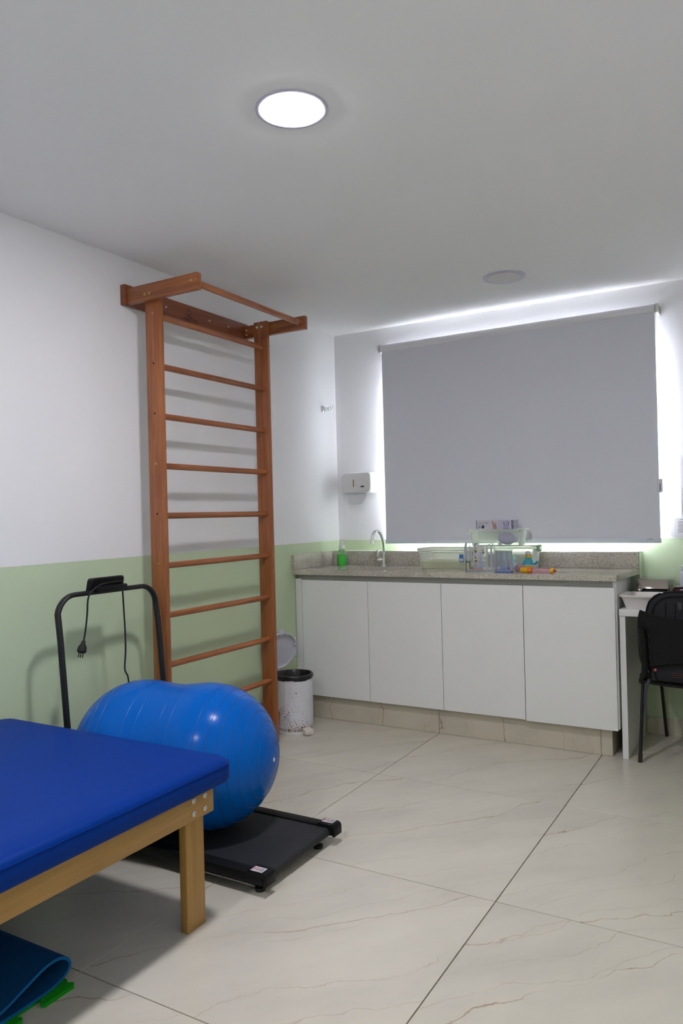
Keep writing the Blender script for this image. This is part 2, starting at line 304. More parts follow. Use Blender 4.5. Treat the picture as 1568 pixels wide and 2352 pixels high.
# ------------------------------------------------------------------ mesh helpers
class MB:
    def __init__(self): self.bm = bmesh.new()
    def _merge(self, b):
        me = bpy.data.meshes.new('tmp'); b.to_mesh(me); b.free(); self.bm.from_mesh(me); bpy.data.meshes.remove(me)
    def box(self, x0, x1, y0, y1, z0, z1, bev=0.0, seg=2):
        b = bmesh.new(); bmesh.ops.create_cube(b, size=1.0)
        for v in b.verts:
            v.co = Vector(((x0 + x1) / 2 + v.co.x * (x1 - x0), (y0 + y1) / 2 + v.co.y * (y1 - y0), (z0 + z1) / 2 + v.co.z * (z1 - z0)))
        if bev: bmesh.ops.bevel(b, geom=b.edges[:], offset=bev, segments=seg, profile=0.5, affect='EDGES')
        self._merge(b); return self
    def loft(self, loops, cap0=True, cap1=True, closed=True):
        bm = self.bm; rows = [[bm.verts.new(p) for p in lp] for lp in loops]; n = len(rows[0])
        for a, b in zip(rows, rows[1:]):
            for i in range(n if closed else n - 1):
                j = (i + 1) % n
                try: bm.faces.new((a[i], a[j], b[j], b[i]))
                except ValueError: pass
        if cap0: bm.faces.new(rows[0][::-1])
        if cap1: bm.faces.new(rows[-1])
        return self
    def prism(self, poly, axis, a, b, bev=0.0):
        """poly: 2D points in the two remaining axes (in XYZ order); extruded along axis from a to b."""
        ax = 'XYZ'.index(axis)
        def P(p, t):
            q = list(p); q.insert(ax, t); return Vector(q)
        bb = bmesh.new(); lo = [bb.verts.new(P(p, a)) for p in poly]; hi = [bb.verts.new(P(p, b)) for p in poly]
        bb.faces.new(lo[::-1]); bb.faces.new(hi)
        for i in range(len(poly)):
            j = (i + 1) % len(poly); bb.faces.new((lo[i], lo[j], hi[j], hi[i]))
        bmesh.ops.recalc_face_normals(bb, faces=bb.faces)
        if bev: bmesh.ops.bevel(bb, geom=bb.edges[:], offset=bev, segments=2, profile=0.5, affect='EDGES')
        self._merge(bb); return self
    def lathe(self, prof, c=(0, 0, 0), axis=(0, 0, 1), seg=32, cap0=True, cap1=True):
        """prof: (radius, height) pairs along the axis."""
        ax = Vector(axis).normalized(); q = Vector((0, 0, 1)).rotation_difference(ax); c = Vector(c); loops = []
        for r, h in prof:
            loops.append([c + q @ Vector((r * math.cos(2 * PI * i / seg), r * math.sin(2 * PI * i / seg), h)) for i in range(seg)])
        return self.loft(loops, cap0, cap1)
    def cyl(self, p0, p1, r, r1=None, seg=24, bev=0.0):
        p0 = Vector(p0); p1 = Vector(p1); L = (p1 - p0).length; r1 = r if r1 is None else r1
        pr = [(r, 0), (r1, L)] if not bev else [(r - bev, 0), (r, bev), (r1, L - bev), (r1 - bev, L)]
        return self.lathe(pr, p0, p1 - p0, seg)
    def tube(self, path, rx, ry=None, seg=12, up=None, cap=True):
        """sweep an ellipse (or rounded bar) along a path; rx across 'up', ry along it."""
        ry = rx if ry is None else ry; path = [Vector(p) for p in path]; loops = []; prev = Vector(up) if up else None
        for i, p in enumerate(path):
            t = (path[min(i + 1, len(path) - 1)] - path[max(i - 1, 0)]).normalized()
            if prev is None:
                prev = Vector((0, 0, 1)) if abs(t.z) < 0.9 else Vector((1, 0, 0))
            u = (prev - t * prev.dot(t)).normalized()
            if not up: prev = u
            s = t.cross(u)
            loops.append([p + s * rx * math.cos(2 * PI * k / seg) + u * ry * math.sin(2 * PI * k / seg) for k in range(seg)])
        return self.loft(loops, cap, cap)
    def sphere(self, c, r, sx=1, sy=1, sz=1, seg=20, rings=12):
        b = bmesh.new(); bmesh.ops.create_uvsphere(b, u_segments=seg, v_segments=rings, radius=1.0)
        for v in b.verts: v.co = Vector((c[0] + v.co.x * r * sx, c[1] + v.co.y * r * sy, c[2] + v.co.z * r * sz))
        self._merge(b); return self
    def torus(self, c, R, r, axis=(0, 0, 1), seg=40, s2=8):
        q = Vector((0, 0, 1)).rotation_difference(Vector(axis).normalized()); c = Vector(c); loops = []
        for i in range(seg + 1):
            a = 2 * PI * i / seg
            loops.append([c + q @ Vector(((R + r * math.cos(2 * PI * k / s2)) * math.cos(a), (R + r * math.cos(2 * PI * k / s2)) * math.sin(a), r * math.sin(2 * PI * k / s2))) for k in range(s2)])
        return self.loft(loops, False, False)
    def add_mesh(self, me, mat4):
        b = bmesh.new(); b.from_mesh(me); bmesh.ops.transform(b, matrix=mat4, verts=b.verts); self._merge(b); return self
    def mesh(self, name, mat, base, angle=35):
        bm = self.bm
        bmesh.ops.remove_doubles(bm, verts=bm.verts, dist=1e-6)
        bmesh.ops.recalc_face_normals(bm, faces=bm.faces)
        bmesh.ops.translate(bm, verts=bm.verts, vec=-Vector(base))
        lim = math.radians(angle)
        for f in bm.faces: f.smooth = True
        for e in bm.edges:
            if len(e.link_faces) == 2: e.smooth = e.calc_face_angle(3.2) < lim
            else: e.smooth = False
        me = bpy.data.meshes.new(name); bm.to_mesh(me); bm.free()
        for k in (mat if isinstance(mat, (list, tuple)) else [mat]): me.materials.append(k)
        return me

BASES = {}
def tag(o, label=None, cat=None, group=None, kind=None):
    if label: o['label'] = label
    if cat: o['category'] = cat
    if group: o['group'] = group
    if kind: o['kind'] = kind
    return o
def thing(name, base, label=None, cat=None, group=None, kind=None):
    o = bpy.data.objects.new(name, None); COL.objects.link(o); o.location = base; o.empty_display_size = 0.05
    BASES[o.name] = Vector(base); return tag(o, label, cat, group, kind)
def part(name, mb, mat, parent, label=None, angle=35):
    """a mesh part, given in world coordinates, hung under its thing or part."""
    base = BASES[parent.name]
    me = mb.mesh(name, mat, base, angle); o = bpy.data.objects.new(name, me); COL.objects.link(o); o.parent = parent
    BASES[o.name] = base
    if label: o['label'] = label
    return o
def solo(name, mb, mat, base=(0, 0, 0), label=None, cat=None, group=None, kind=None, angle=35):
    me = mb.mesh(name, mat, base, angle); o = bpy.data.objects.new(name, me); COL.objects.link(o); o.location = base
    BASES[o.name] = Vector(base); return tag(o, label, cat, group, kind)
def rrect(cx, cy, hx, hy, r, n=5):
    out = []
    for sx, sy, a0 in ((1, 1, 0), (-1, 1, 90), (-1, -1, 180), (1, -1, 270)):
        for k in range(n + 1):
            a = math.radians(a0 + 90 * k / n)
            out.append((cx + sx * (hx - r) + r * math.cos(a), cy + sy * (hy - r) + r * math.sin(a)))
    return out
def text_mb(body, size, origin, xdir, zdir, depth=0.0004, align='CENTER'):
    """lettering as thin raised print lying in the plane (xdir, zdir)."""
    cu = bpy.data.curves.new('lettering', 'FONT'); cu.body = body; cu.size = size; cu.align_x = align; cu.align_y = 'CENTER'
    cu.extrude = depth / 2; cu.resolution_u = 2
    o = bpy.data.objects.new('lettering', cu); COL.objects.link(o); bpy.context.view_layer.update()
    me = bpy.data.meshes.new_from_object(o.evaluated_get(bpy.context.evaluated_depsgraph_get()))
    bpy.data.objects.remove(o); bpy.data.curves.remove(cu)
    x = Vector(xdir).normalized(); z = Vector(zdir).normalized(); nrm = x.cross(z)
    mt4 = Matrix((x, z, nrm)).transposed().to_4x4(); mt4.translation = Vector(origin)
    mb = MB(); mb.add_mesh(me, mt4); bpy.data.meshes.remove(me); return mb
def arc(p, q, ctrl, n=10):
    p, q, c = Vector(p), Vector(q), Vector(ctrl)
    return [(1 - t) ** 2 * p + 2 * t * (1 - t) * c + t * t * q for t in (i / n for i in range(n + 1))]
def catmull(pts, n=8):
    P = [Vector(p) for p in pts]; P = [2 * P[0] - P[1]] + P + [2 * P[-1] - P[-2]]; out = []
    for i in range(1, len(P) - 2):
        for k in range(n):
            t = k / n; a, b, c, d = P[i - 1], P[i], P[i + 1], P[i + 2]
            out.append(0.5 * (2 * b + (c - a) * t + (2 * a - 5 * b + 4 * c - d) * t * t + (3 * b - a - 3 * c + d) * t ** 3))
    out.append(P[-2]); return out

# ------------------------------------------------------------------ the room
H = 2.50; XR = 2.86; YF = -5.35; T = 0.14
WX0, WX1, WZ0, WZ1 = 0.480, 2.030, 1.095, 2.200      # window opening behind the blind
fl = solo('floor', MB().box(-T, XR + T, YF - T, T, -0.10, -0.008), M_GROUT, (0, 0, 0), 'cream marble-look porcelain floor laid in large square tiles', None, None, 'structure')
tx = [0.938 - 2 * 0.896, 0.938 - 0.896, 0.938, 1.8335, 2.729, 3.625]; tx = [max(v, 0.0) for v in tx if v > -0.9] 
tx = sorted(set([0.0, 0.042, 0.938, 1.8335, 2.729, XR])); ty = [0.0, -0.372, -1.271, -2.170, -3.069, -3.968, -4.867, YF]
for i in range(len(tx) - 1):
    for j in range(len(ty) - 1):
        g = 0.0018
        part('floor_tile', MB().box(tx[i] + g, tx[i + 1] - g, ty[j + 1] + g, ty[j] - g, -0.009, 0.0, 0.0008, 1), M_TILE, fl)
solo('ceiling', MB().box(-T, XR + T, YF - T, T, H, H + 0.1), M_CEIL, (0, 0, 0), 'plain white painted ceiling', None, None, 'structure')
solo('wall_left', MB().box(-T, 0, YF - T, T, 0, H), M_WALL, (0, 0, 0), 'left wall, white above and pale green below', None, None, 'structure')
wb = MB().box(0, WX0, 0, T, 0, H).box(WX1, XR, 0, T, 0, H).box(WX0, WX1, 0, T, 0, WZ0).box(WX0, WX1, 0, T, WZ1, H)
solo('wall_back', wb, M_WALL, (0, 0, 0), 'window wall, white above and pale green below', None, None, 'structure')
solo('wall_right', MB().box(XR, XR + T, YF - T, T, 0, H), M_WALL, (0, 0, 0), 'right wall, white above and pale green below', None, None, 'structure')
solo('wall_front', MB().box(0, XR, YF - T, YF, 0, H), M_WALL, (0, 0, 0), 'wall behind the camera', None, None, 'structure')
solo('trim_1', MB().box(0.0, 1.972, -0.098, 0, 0, 1.0145), M_WALL, (0, 0, 0), 'low ledge of the window wall behind the stone splashback', None, None, 'structure')
BBH = 0.088
for nm, a in (('baseboard_left', (0, 0.009, YF, -0.60)), ('baseboard_right', (XR - 0.009, XR, YF, 0)), ('baseboard_back', (1.975, XR - 0.009, -0.009, 0)), ('baseboard_front', (0.009, XR - 0.009, YF, YF + 0.009))):
    solo(nm, MB().box(*a, 0, BBH, 0.001, 1), M_KICK, (0, 0, 0), 'low marble-look baseboard', None, None, 'structure')
# window
wn = thing('window_1', (1.245, 0.07, WZ0), 'window behind the lowered roller blind', None, None, 'structure')
fr = MB()
for x0, x1, z0, z1 in ((WX0, WX0 + .045, WZ0, WZ1), (WX1 - .045, WX1, WZ0, WZ1), (WX0 + .045, WX1 - .045, WZ0, WZ0 + .045), (WX0 + .045, WX1 - .045, WZ1 - .045, WZ1), (1.245, 1.285, WZ0 + .045, WZ1 - .045)):
    fr.box(x0, x1, 0.08, 0.12, z0, z1, 0.002, 1)
part('window_frame', fr, M_ALU, wn)
for x0, x1 in ((WX0 + .045, 1.245), (1.285, WX1 - .045)):
    part('pane', MB().box(x0, x1, 0.098, 0.102, WZ0 + .045, WZ1 - .045), M_GLASS, wn)

# ------------------------------------------------------------------ ceiling lights
def lamp(loc, lit, label):
    t = thing('ceiling_light', (loc[0], loc[1], H), label, 'ceiling light', 'round recessed ceiling lights')
    ring = MB().lathe([(0.0885, -0.0005), (0.111, -0.0005), (0.111, -0.0040), (0.1100, -0.0046), (0.0895, -0.0032), (0.0885, -0.0028), (0.0885, -0.0005)], (loc[0], loc[1], H), (0, 0, 1), 64, False, False)
    n0 = len(ring.bm.verts)
    part('ring', ring, M_RING, t)
    if lit:   # gently domed diffuser
        part('diffuser', MB().lathe([(0.0905, -0.0030), (0.0900, -0.0058), (0.086, -0.0072), (0.05, -0.0092), (0.012, -0.0098)], (loc[0], loc[1], H), (0, 0, 1), 48, True, True), M_LAMP, t)
    else:
        part('diffuser', MB().lathe([(0.088, -0.002), (0.088, -0.005), (0.05, -0.0058), (0.01, -0.006)], (loc[0], loc[1], H), (0, 0, 1), 48, True, True), M_OFF, t)
    return t
lamp((1.400, -2.590), True, 'lit round ceiling light glowing bright white')
lamp((1.415, -0.605), False, 'unlit round ceiling light with grey ring near the window')
lamp((1.410, -4.600), True, 'lit round ceiling light behind the camera')

# ------------------------------------------------------------------ worktop, cabinet, plinth
CZ = 0.925; YD = -0.557; YC = -0.591
pl = thing('trim_2', (0.94, -0.50, 0), 'marble-look tiled plinth under the white cabinet', None, None, 'structure')
part('plinth_core', MB().box(0.0, 1.878, -0.505, -0.10, 0, 0.143), M_GROUT, pl)
for a, b in ((0.0, 0.937), (0.939, 1.829), (1.831, 1.8866)):
    part('plinth_tile', MB().box(a, b, -0.517, -0.505, 0.001, 0.1445, 0.0006, 1), M_KICK, pl)
part('plinth_tile', MB().box(1.878, 1.8866, -0.504, -0.11, 0.001, 0.1445, 0.0006, 1), M_KICK, pl)

cb = thing('base_cabinet', (0.96, -0.33, 0.146), 'long white cabinet with four plain handleless doors under the stone worktop', 'cabinet')
part('carcass', MB().box(0.008, 1.912, -0.537, -0.104, 0.1465, 0.8938, 0.001, 1), M_RECESS, cb)
part('side_panel', MB().box(1.9125, 1.930, -0.545, -0.104, 0.1465, 0.8938, 0.001, 1), M_LAMIN, cb)
part('filler_strip', MB().box(0.003, 0.0475, YD, -0.5375, 0.1465, 0.868, 0.0012, 1), M_LAMIN, cb)
dx = [0.0495, 0.5165, 0.9865, 1.4564, 1.9249]
for k in range(4):
    ztop = 0.8597; yy = YD - (0.004 if k == 3 else 0)
    part('door', MB().box(dx[k] + 0.0014, dx[k + 1] - 0.0014 - (0.0015 if k == 2 else 0), yy, -0.539, 0.1462 - (0.004 if k == 3 else 0), ztop, 0.0012, 1), M_LAMIN, cb)

ct = thing('worktop', (0.97, -0.35, CZ - 0.0298), 'grey speckled granite worktop with carved sink and splashback', 'worktop')
# slab with a rounded sink cut-out
def slab_with_hole(outer, inner, z0, z1):
    mb = MB(); bm = mb.bm
    for z, flip in ((z1, False), (z0, True)):
        vo = [bm.verts.new((x, y, z)) for x, y in outer]; vi = [bm.verts.new((x, y, z)) for x, y in inner]
        es = [bm.edges.new((vo[i], vo[(i + 1) % len(vo)])) for i in range(len(vo))] + [bm.edges.new((vi[i], vi[(i + 1) % len(vi)])) for i in range(len(vi))]
        bmesh.ops.triangle_fill(bm, edges=es, use_beauty=True)
        if not flip: top = (vo, vi)
        else: bot = (vo, vi)
    for a, b in ((top[0], bot[0]), (top[1], bot[1])):
        for i in range(len(a)):
            j = (i + 1) % len(a); bm.faces.new((a[i], a[j], b[j], b[i]))
    return mb
SX, SY, SHX, SHY = 0.475, -0.395, 0.195, 0.125
inner = rrect(SX, SY, SHX, SHY, 0.07, 7)
outer = [(0.001, -0.0985), (0.001, YC + 0.002), (0.003, YC), (1.939, YC), (1.941, YC + 0.002), (1.9712, -0.0985)]
part('slab', slab_with_hole(outer, inner, CZ - 0.0298, CZ), M_GRANITE, ct)
bs = MB()
lp = []
for hx, hy, z, r in ((SHX - .0, SHY - .0, CZ - 0.0297, .07), (SHX - .006, SHY - .006, CZ - 0.10, .066), (SHX - .02, SHY - .02, CZ - 0.135, .06), (SHX - .06, SHY - .05, CZ - 0.142, .05)):
    lp.append([(x, y, z) for x, y in rrect(SX, SY, hx, hy, r, 7)])
lo = [[(x, y, z) for x, y in rrect(SX, SY, hx, hy, r, 7)] for hx, hy, z, r in ((SHX - .06, SHY - .05, CZ - 0.150, .05), (SHX - .008, SHY - .008, CZ - 0.145, .07), (SHX + .008, SHY + .008, CZ - 0.03, .075))]
bs.loft(lp + lo + [lp[0]], False, False)
lpb = [lp[3], [(SX + (x - SX) * .1, SY + (y - SY) * .1, CZ - .143) for x, y, z in lp[3]]]
bs.loft(lpb, False, True)
part('sink_basin', bs, M_GRANITE, ct)
part('splashback', MB().prism([(0.0232, CZ + 0.0003), (1.9705, CZ + 0.0003), (1.9705, CZ + 0.0915), (0.0232, CZ + 0.0915)], 'Y', -0.1195, -0.099, 0.0008), M_GRANITE, ct)
part('splashback', MB().prism([(YC, CZ + 0.0003), (-0.1, CZ + 0.0003), (-0.1, CZ + 0.0915), (YC, CZ + 0.0915)], 'X', 0.001, 0.0228, 0.0008), M_GRANITE, ct)
fil = MB()
random.seed(3)
for k in range(70):
    x = 0.03 + k * 0.028 + random.uniform(-.01, .01)
    fil.sphere((x, -0.103 + random.uniform(-.004, .003), CZ + 0.0915), random.uniform(.005, .012), 2.2, 1.0, 0.30, 8, 5)
part('filler_bead', fil, M_FILLER, ct, 'lumpy white filler along the top of the splashback')

# faucet
fc = thing('faucet', (0.453, -0.21, CZ), 'chrome gooseneck faucet with lever at the sink', 'faucet')
B = Vector((0.453, -0.21, CZ))
part('base', MB().lathe([(0.024, 0.0003), (0.024, 0.004), (0.014, 0.010), (0.0125, 0.075), (0.014, 0.077), (0.014, 0.088), (0.010, 0.092)], B, (0, 0, 1), 24), M_CHROME, fc)
pth = [B + Vector(v) for v in ((0, 0, .088), (0.002, 0, .13), (0.001, -.012, .17), (-.004, -.028, .205), (-.010, -.050, .225), (-.017, -.080, .226), (-.022, -.100, .205), (-.025, -.108, .175))]
part('spout', MB().tube(catmull(pth, 6), 0.0085, seg=14), M_CHROME, fc)
part('aerator', MB().cyl(B + Vector((-.025, -.108, .180)), B + Vector((-.026, -.110, .150)), 0.0115, bev=0.001), M_CHROME, fc)
lv = part('lever_body', MB().cyl(B + Vector((0, 0, .045)), B + Vector((-.036, -.016, .040)), 0.012, bev=0.002), M_CHROME, fc)
part('lever', MB().prism([(-0.233, CZ + .038), (-0.223, CZ + .038), (-0.222, CZ + .105), (-0.230, CZ + .106)], 'X', B.x - .040, B.x - .028, 0.002), M_CHROME, fc)

# soap bottle
sp = thing('soap_bottle', (0.137, -0.2, CZ), 'clear pump bottle of bright green soap beside the sink', 'soap bottle')
C0 = (0.137, -0.2, CZ)
part('bottle', MB().lathe([(0.031, 0.0004), (0.0325, 0.002), (0.0325, 0.082), (0.029, 0.094), (0.018, 0.103), (0.0165, 0.118)], C0), M_SOAPCLR, sp)
part('liquid', MB().lathe([(0.0300, 0.0012), (0.0314, 0.003), (0.0314, 0.071), (0.0310, 0.072)], C0), M_GREENLIQ, sp, 'bright green liquid soap')
part('collar', MB().lathe([(0.0185, 0.112), (0.0195, 0.114), (0.0195, 0.133), (0.0175, 0.136)], C0), M_WHITEPL, sp)
part('pump', MB().lathe([(0.009, 0.135), (0.009, 0.146), (0.0115, 0.149), (0.0115, 0.166), (0.010, 0.167)], C0).box(0.122, 0.158, -0.208, -0.192, CZ + .165, CZ + .174, .002), M_WHITEPL, sp)

# frosted tubs
def tub_loops(x0, x1, y0, y1, z0, h, taper, rim, wall=0.0018, r=0.018):
    cx, cy, hx, hy = (x0 + x1) / 2, (y0 + y1) / 2, (x1 - x0) / 2, (y1 - y0) / 2
    def lp(d, z, rr=r): return [(x, y, z) for x, y in rrect(cx, cy, hx + d, hy + d, max(rr + d, .004), 5)]
    return [lp(-taper, z0), lp(-taper * .4, z0 + h * .6), lp(0, z0 + h - .010), lp(rim, z0 + h - .009), lp(rim, z0 + h - .001), lp(rim - .002, z0 + h), lp(-wall, z0 + h - .001),
            lp(-wall - taper * .4, z0 + h * .6), lp(-wall - taper, z0 + wall)]
def tub(name, args, label, mat=M_TUB, group=None, cat='plastic tub'):
    t = thing(name, ((args[0] + args[1]) / 2, (args[2] + args[3]) / 2, args[4]), label, cat, group)
    part('box', MB().loft(tub_loops(*args)), mat, t); return t
t1 = tub('storage_tub', (0.770, 1.066, -0.375, -0.175, CZ + .0004, 0.105, 0.010, 0.006), 'lidded translucent tub half full of pale liquid beside the sink', group='translucent storage tubs')
part('liquid', MB().loft([[(x, y, z) for x, y in rrect(0.918, -0.275, hx, .0865, .012, 5)] for hx, z in ((.1345, CZ + .003), (.1375, CZ + .046))]), M_LIQUID, t1, 'pale yellow-green liquid')
ld = part('lid', MB().loft([[(x, y, z) for x, y in rrect(0.918, -0.275, .148 + d, .100 + d, .022, 5)] for d, z in ((.008, CZ + .1065), (.011, CZ + .108), (.011, CZ + .121), (.007, CZ + .124), (-.016, CZ + .124), (-.020, CZ + .121), (-.024, CZ + .121))]), M_TUBLID, t1)
part('clip', MB().prism([(0.0, 0), (0.012, 0), (0.012, -.022), (0.004, -.030)], 'Y', -0.30, -0.25).bm and MB().box(1.070, 1.080, -0.31, -0.25, CZ + .085, CZ + .122, .002), M_TUBLID, t1)
part('sticker', MB().box(1.030, 1.056, -0.3762, -0.3752, CZ + .045, CZ + .088), M_BLUECLOTH, t1, 'blue and white sticker')
part('sticker_band', MB().box(1.033, 1.053, -0.3768, -0.3763, CZ + .050, CZ + .064), M_PAPER, t1)
sc = MB()
for k in range(7): sc.tube([(0.835 + k * .008, -0.3755, CZ + .072 + (k % 2) * .004), (0.841 + k * .008, -0.3755, CZ + .077 - (k % 2) * .005)], .0007, seg=5)
part('handwriting', sc, M_REDINK, t1, 'faint red handwriting')

t2 = tub('storage_tub', (1.106, 1.436, -0.285, -0.135, CZ + .0004, 0.115, 0.006, 0.005), 'translucent tub with green clips holding blue toys, lower one of the stack', group='translucent storage tubs')
part('lid', MB().loft([[(x, y, z) for x, y in rrect(1.271, -0.21, .165 + d, .075 + d, .020, 5)] for d, z in ((.007, CZ + .1165), (.009, CZ + .118), (.009, CZ + .127), (.004, CZ + .130), (-.012, CZ + .1305))]), M_TUBLID, t2)
part('clip', MB().prism([(1.415, CZ + .131), (1.455, CZ + .137), (1.464, CZ + .130), (1.463, CZ + .105), (1.455, CZ + .096), (1.447, CZ + .104), (1.446, CZ + .122), (1.416, CZ + .1315)], 'Y', -0.245, -0.190, .002), M_SAGE, t2, 'sage green clip')
part('clip', MB().box(1.087, 1.093, -0.245, -0.190, CZ + .10, CZ + .131, .002), M_SAGE, t2, 'sage green clip')
t3 = tub('storage_tub', (1.055, 1.360, -0.272, -0.125, CZ + .1312, 0.098, 0.012, 0.014), 'open translucent tub holding a lilac mask, upper one of the stack', group='translucent storage tubs')
ZT3 = CZ + .1312
# contents of the tubs
def contents_in_lower_tub():
    solo('plastic_toy', MB().prism([(1.200, CZ + .004), (1.330, CZ + .004), (1.305, CZ + .045), (1.245, CZ + .052), (1.215, CZ + .03)], 'Y', -0.272, -0.20, .004), M_BLUECLOTH, (1.265, -.24, CZ + .004), 'dark blue plastic toy at the bottom of the lower tub', 'toy')
    solo('plastic_toy', MB().prism([(1.195, CZ + .054), (1.320, CZ + .050), (1.300, CZ + .082), (1.262, CZ + .100), (1.225, CZ + .094)], 'Y', -0.270, -0.21, .006), M_LTTEAL, (1.26, -.24, CZ + .054), 'light teal plastic toy on top in the lower tub', 'toy')
contents_in_lower_tub()
mk = thing('lilac_mask', (1.28, -0.205, ZT3 + .003), 'lilac silicone breathing mask lying in the upper tub', 'mask')
prof = [(0.004, -.055), (0.018, -.050), (0.032, -.035), (0.037, -.010), (0.035, .018), (0.024, .036), (0.014, .044), (0.013, .060)]
part('cup', MB().lathe(prof, (1.268, -0.215, ZT3 + .042), (1, 0, -.12), 28), M_LILACRUB, mk)
part('valve', MB().cyl((1.226, -.232, ZT3 + .012), (1.226, -.214, ZT3 + .012), .010), M_CHROME, mk)
gb = thing('glove_box', (1.205, -0.20, ZT3 + .0985), 'lilac and white vinyl glove box on top of the tub stack', 'box')
GZ = ZT3 + .0985; GY = -0.260; GX0, GX1 = 1.097, 1.313
part('carton', MB().box(GX0, GX1, GY, -0.14, GZ, GZ + .052, .0008, 1), M_LILACPALE, gb)
part('printed_panel', MB().box(GX0 + .130, GX1 - .004, GY - .0007, GY - .0001, GZ + .001, GZ + .051), M_LILAC, gb)
part('end_panel', MB().box(GX1 + .0001, GX1 + .0007, GY + .035, -0.142, GZ + .001, GZ + .051), M_LILAC, gb)
part('edge_stripe', MB().box(GX1 - .0035, GX1 + .0006, GY - .0008, GY + .003, GZ + .0006, GZ + .0515), M_INDIGO, gb)
part('edge_stripe', MB().box(GX0 - .0006, GX0 + .0025, GY - .0008, GY + .003, GZ + .0006, GZ + .0515), M_INDIGO, gb)
NX = (1, 0, 0); NZ = (0, 0, 1)
part('lettering', text_mb('Luva de Vinil', 0.0125, (GX0 + .042, GY - .0006, GZ + .037), NX, NZ), M_PRINT, gb)
part('lettering', text_mb('zelaro', 0.0150, (GX0 + .180, GY - .0012, GZ + .0065), NX, NZ, .0006), M_INDIGO, gb)
part('lettering', text_mb('Z', 0.0150, (GX0 + .181, GY - .0012, GZ + .032), NX, NZ, .0006), M_INDIGO, gb)
lg = MB()
pts = [(GX0 + .181 + .0145 * math.cos(a), GY - .0012, GZ + .032 + .0145 * math.sin(a)) for a in [math.radians(160 + 300 * k / 30 - 25) for k in range(31)]]
lg.tube(pts, .0015, seg=6); part('logo_ring', lg, M_INDIGO, gb)
part('print_line', MB().box(GX0 + .012, GX0 + .068, GY - .0006, GY - .0002, GZ + .0265, GZ + .0275), M_PRINT, gb)
part('print_patch', MB().box(GX0 + .012, GX0 + .027, GY - .0006, GY - .0002, GZ + .005, GZ + .022), M_MINT, gb)
part('lettering', text_mb('G', 0.014, (GX0 + .0195, GY - .0010, GZ + .0135), NX, NZ), M_DKGREEN, gb)
part('print_patch', MB().box(GX0 + .032, GX0 + .048, GY - .0006, GY - .0002, GZ + .005, GZ + .022), M_INDIGO, gb)
hb = MB()   # printed pair of gloved hands: flat print
hx = GX0 + .112
hb.prism([(hx - .010, GZ + .001), (hx - .012, GZ + .020), (hx - .017, GZ + .046), (hx - .012, GZ + .050), (hx - .003, GZ + .034), (hx + .002, GZ + .026), (hx + .006, GZ + .042), (hx + .009, GZ + .041), (hx + .010, GZ + .022), (hx + .014, GZ + .001)], 'Y', GY - .0009, GY - .0002)
part('printed_hands', hb, M_SKIN, gb)
pe = MB()
for k in range(3): pe.box(GX1 + .0003, GX1 + .0009, GY + .006, GY + .028, GZ + .032 + k * .005, GZ + .034 + k * .005)
pe.box(GX1 + .0003, GX1 + .0009, GY + .014, GY + .024, GZ + .008, GZ + .024)
part('print_line', pe, M_PRINT, gb)

# paediatric volume spirometer
VY = -0.545
vs = thing('volume_spirometer', (1.218, VY, CZ), 'clear plastic breathing trainer with red lettering and printed fish', 'breathing trainer')
V0 = 1.135; VH = 0.164
def vp(x, z): return (V0 + x, CZ + z)
sil = [vp(0, .0005), vp(0.166, .0005), vp(.168, .02), vp(.168, .145), vp(.163, .157), vp(.152, .162), vp(.125, .164), vp(.062, .164)]
for k in range(7):
    a = math.radians(0 - 180 * k / 6); sil.append(vp(.044 + .014 * math.cos(a), .158 + .018 * math.sin(a)))
sil += [vp(.026, .163), vp(.014, .166), vp(.004, .160), vp(0, .148)]
part('housing', MB().prism(sil, 'Y', VY - .014, VY + .016, .002), M_CLEAR3, vs)
part('front_frame', MB().tube([(x, VY - .015, z) for x, z in sil] + [(sil[0][0], VY - .015, sil[0][1])], .0022, seg=6), M_CLEAR2, vs)
part('tube', MB().lathe([(0.013, .012), (0.013, .135), (0.0115, .145), (0.006, .152)], (V0 + .017, VY - .008, CZ), (0, 0, 1), 20), M_CLEAR3, vs)
part('indicator_float', MB().lathe([(0.0120, .0), (0.0120, .007)], (V0 + .017, VY - .008, CZ + .055), (0, 0, 1), 20), M_DKGREEN, vs)
part('indicator_stem', MB().lathe([(0.007, .0), (0.007, .038)], (V0 + .017, VY - .008, CZ + .017), (0, 0, 1), 16), M_PALEYEL, vs)
part('chamber', MB().prism([vp(.055, .012), vp(.104, .012), vp(.104, .125), vp(.100, .14), vp(.090, .15), vp(.080, .152), vp(.070, .150), vp(.059, .14), vp(.055, .125)], 'Y', VY - .020, VY - .012, .002), M_CLEAR2, vs)
part('hose_channel', MB().tube([(V0 + .128, VY - .012, CZ + .02), (V0 + .128, VY - .012, CZ + .14), (V0 + .140, VY - .012, CZ + .152), (V0 + .152, VY - .012, CZ + .14), (V0 + .152, VY - .012, CZ + .02)], .006, seg=10), M_CLEAR2, vs)
part('knob', MB().cyl((V0 + .044, VY - .0145, CZ + .047), (V0 + .044, VY - .019, CZ + .047), .0075), M_GREYBALL, vs)
part('lettering', text_mb('PEDIATRIC', 0.0108, (V0 + .080, VY - .0205, CZ + .020), NX, NZ, .0005), M_REDINK, vs)
sc = MB()
for k in range(9): sc.box(V0 + (.078 if k % 3 == 0 else .088), V0 + .100, VY - .0208, VY - .0202, CZ + .030 + k * .0098, CZ + .0335 + k * .0098)
part('volume_scale', sc, M_BLUEINK, vs)
sc = MB()
for k in range(6): sc.box(V0 + .042, V0 + .047, VY - .0148, VY - .0143, CZ + .068 + k * .008, CZ + .073 + k * .008)
part('side_lettering', sc, M_BLUEINK, vs); sc = MB()
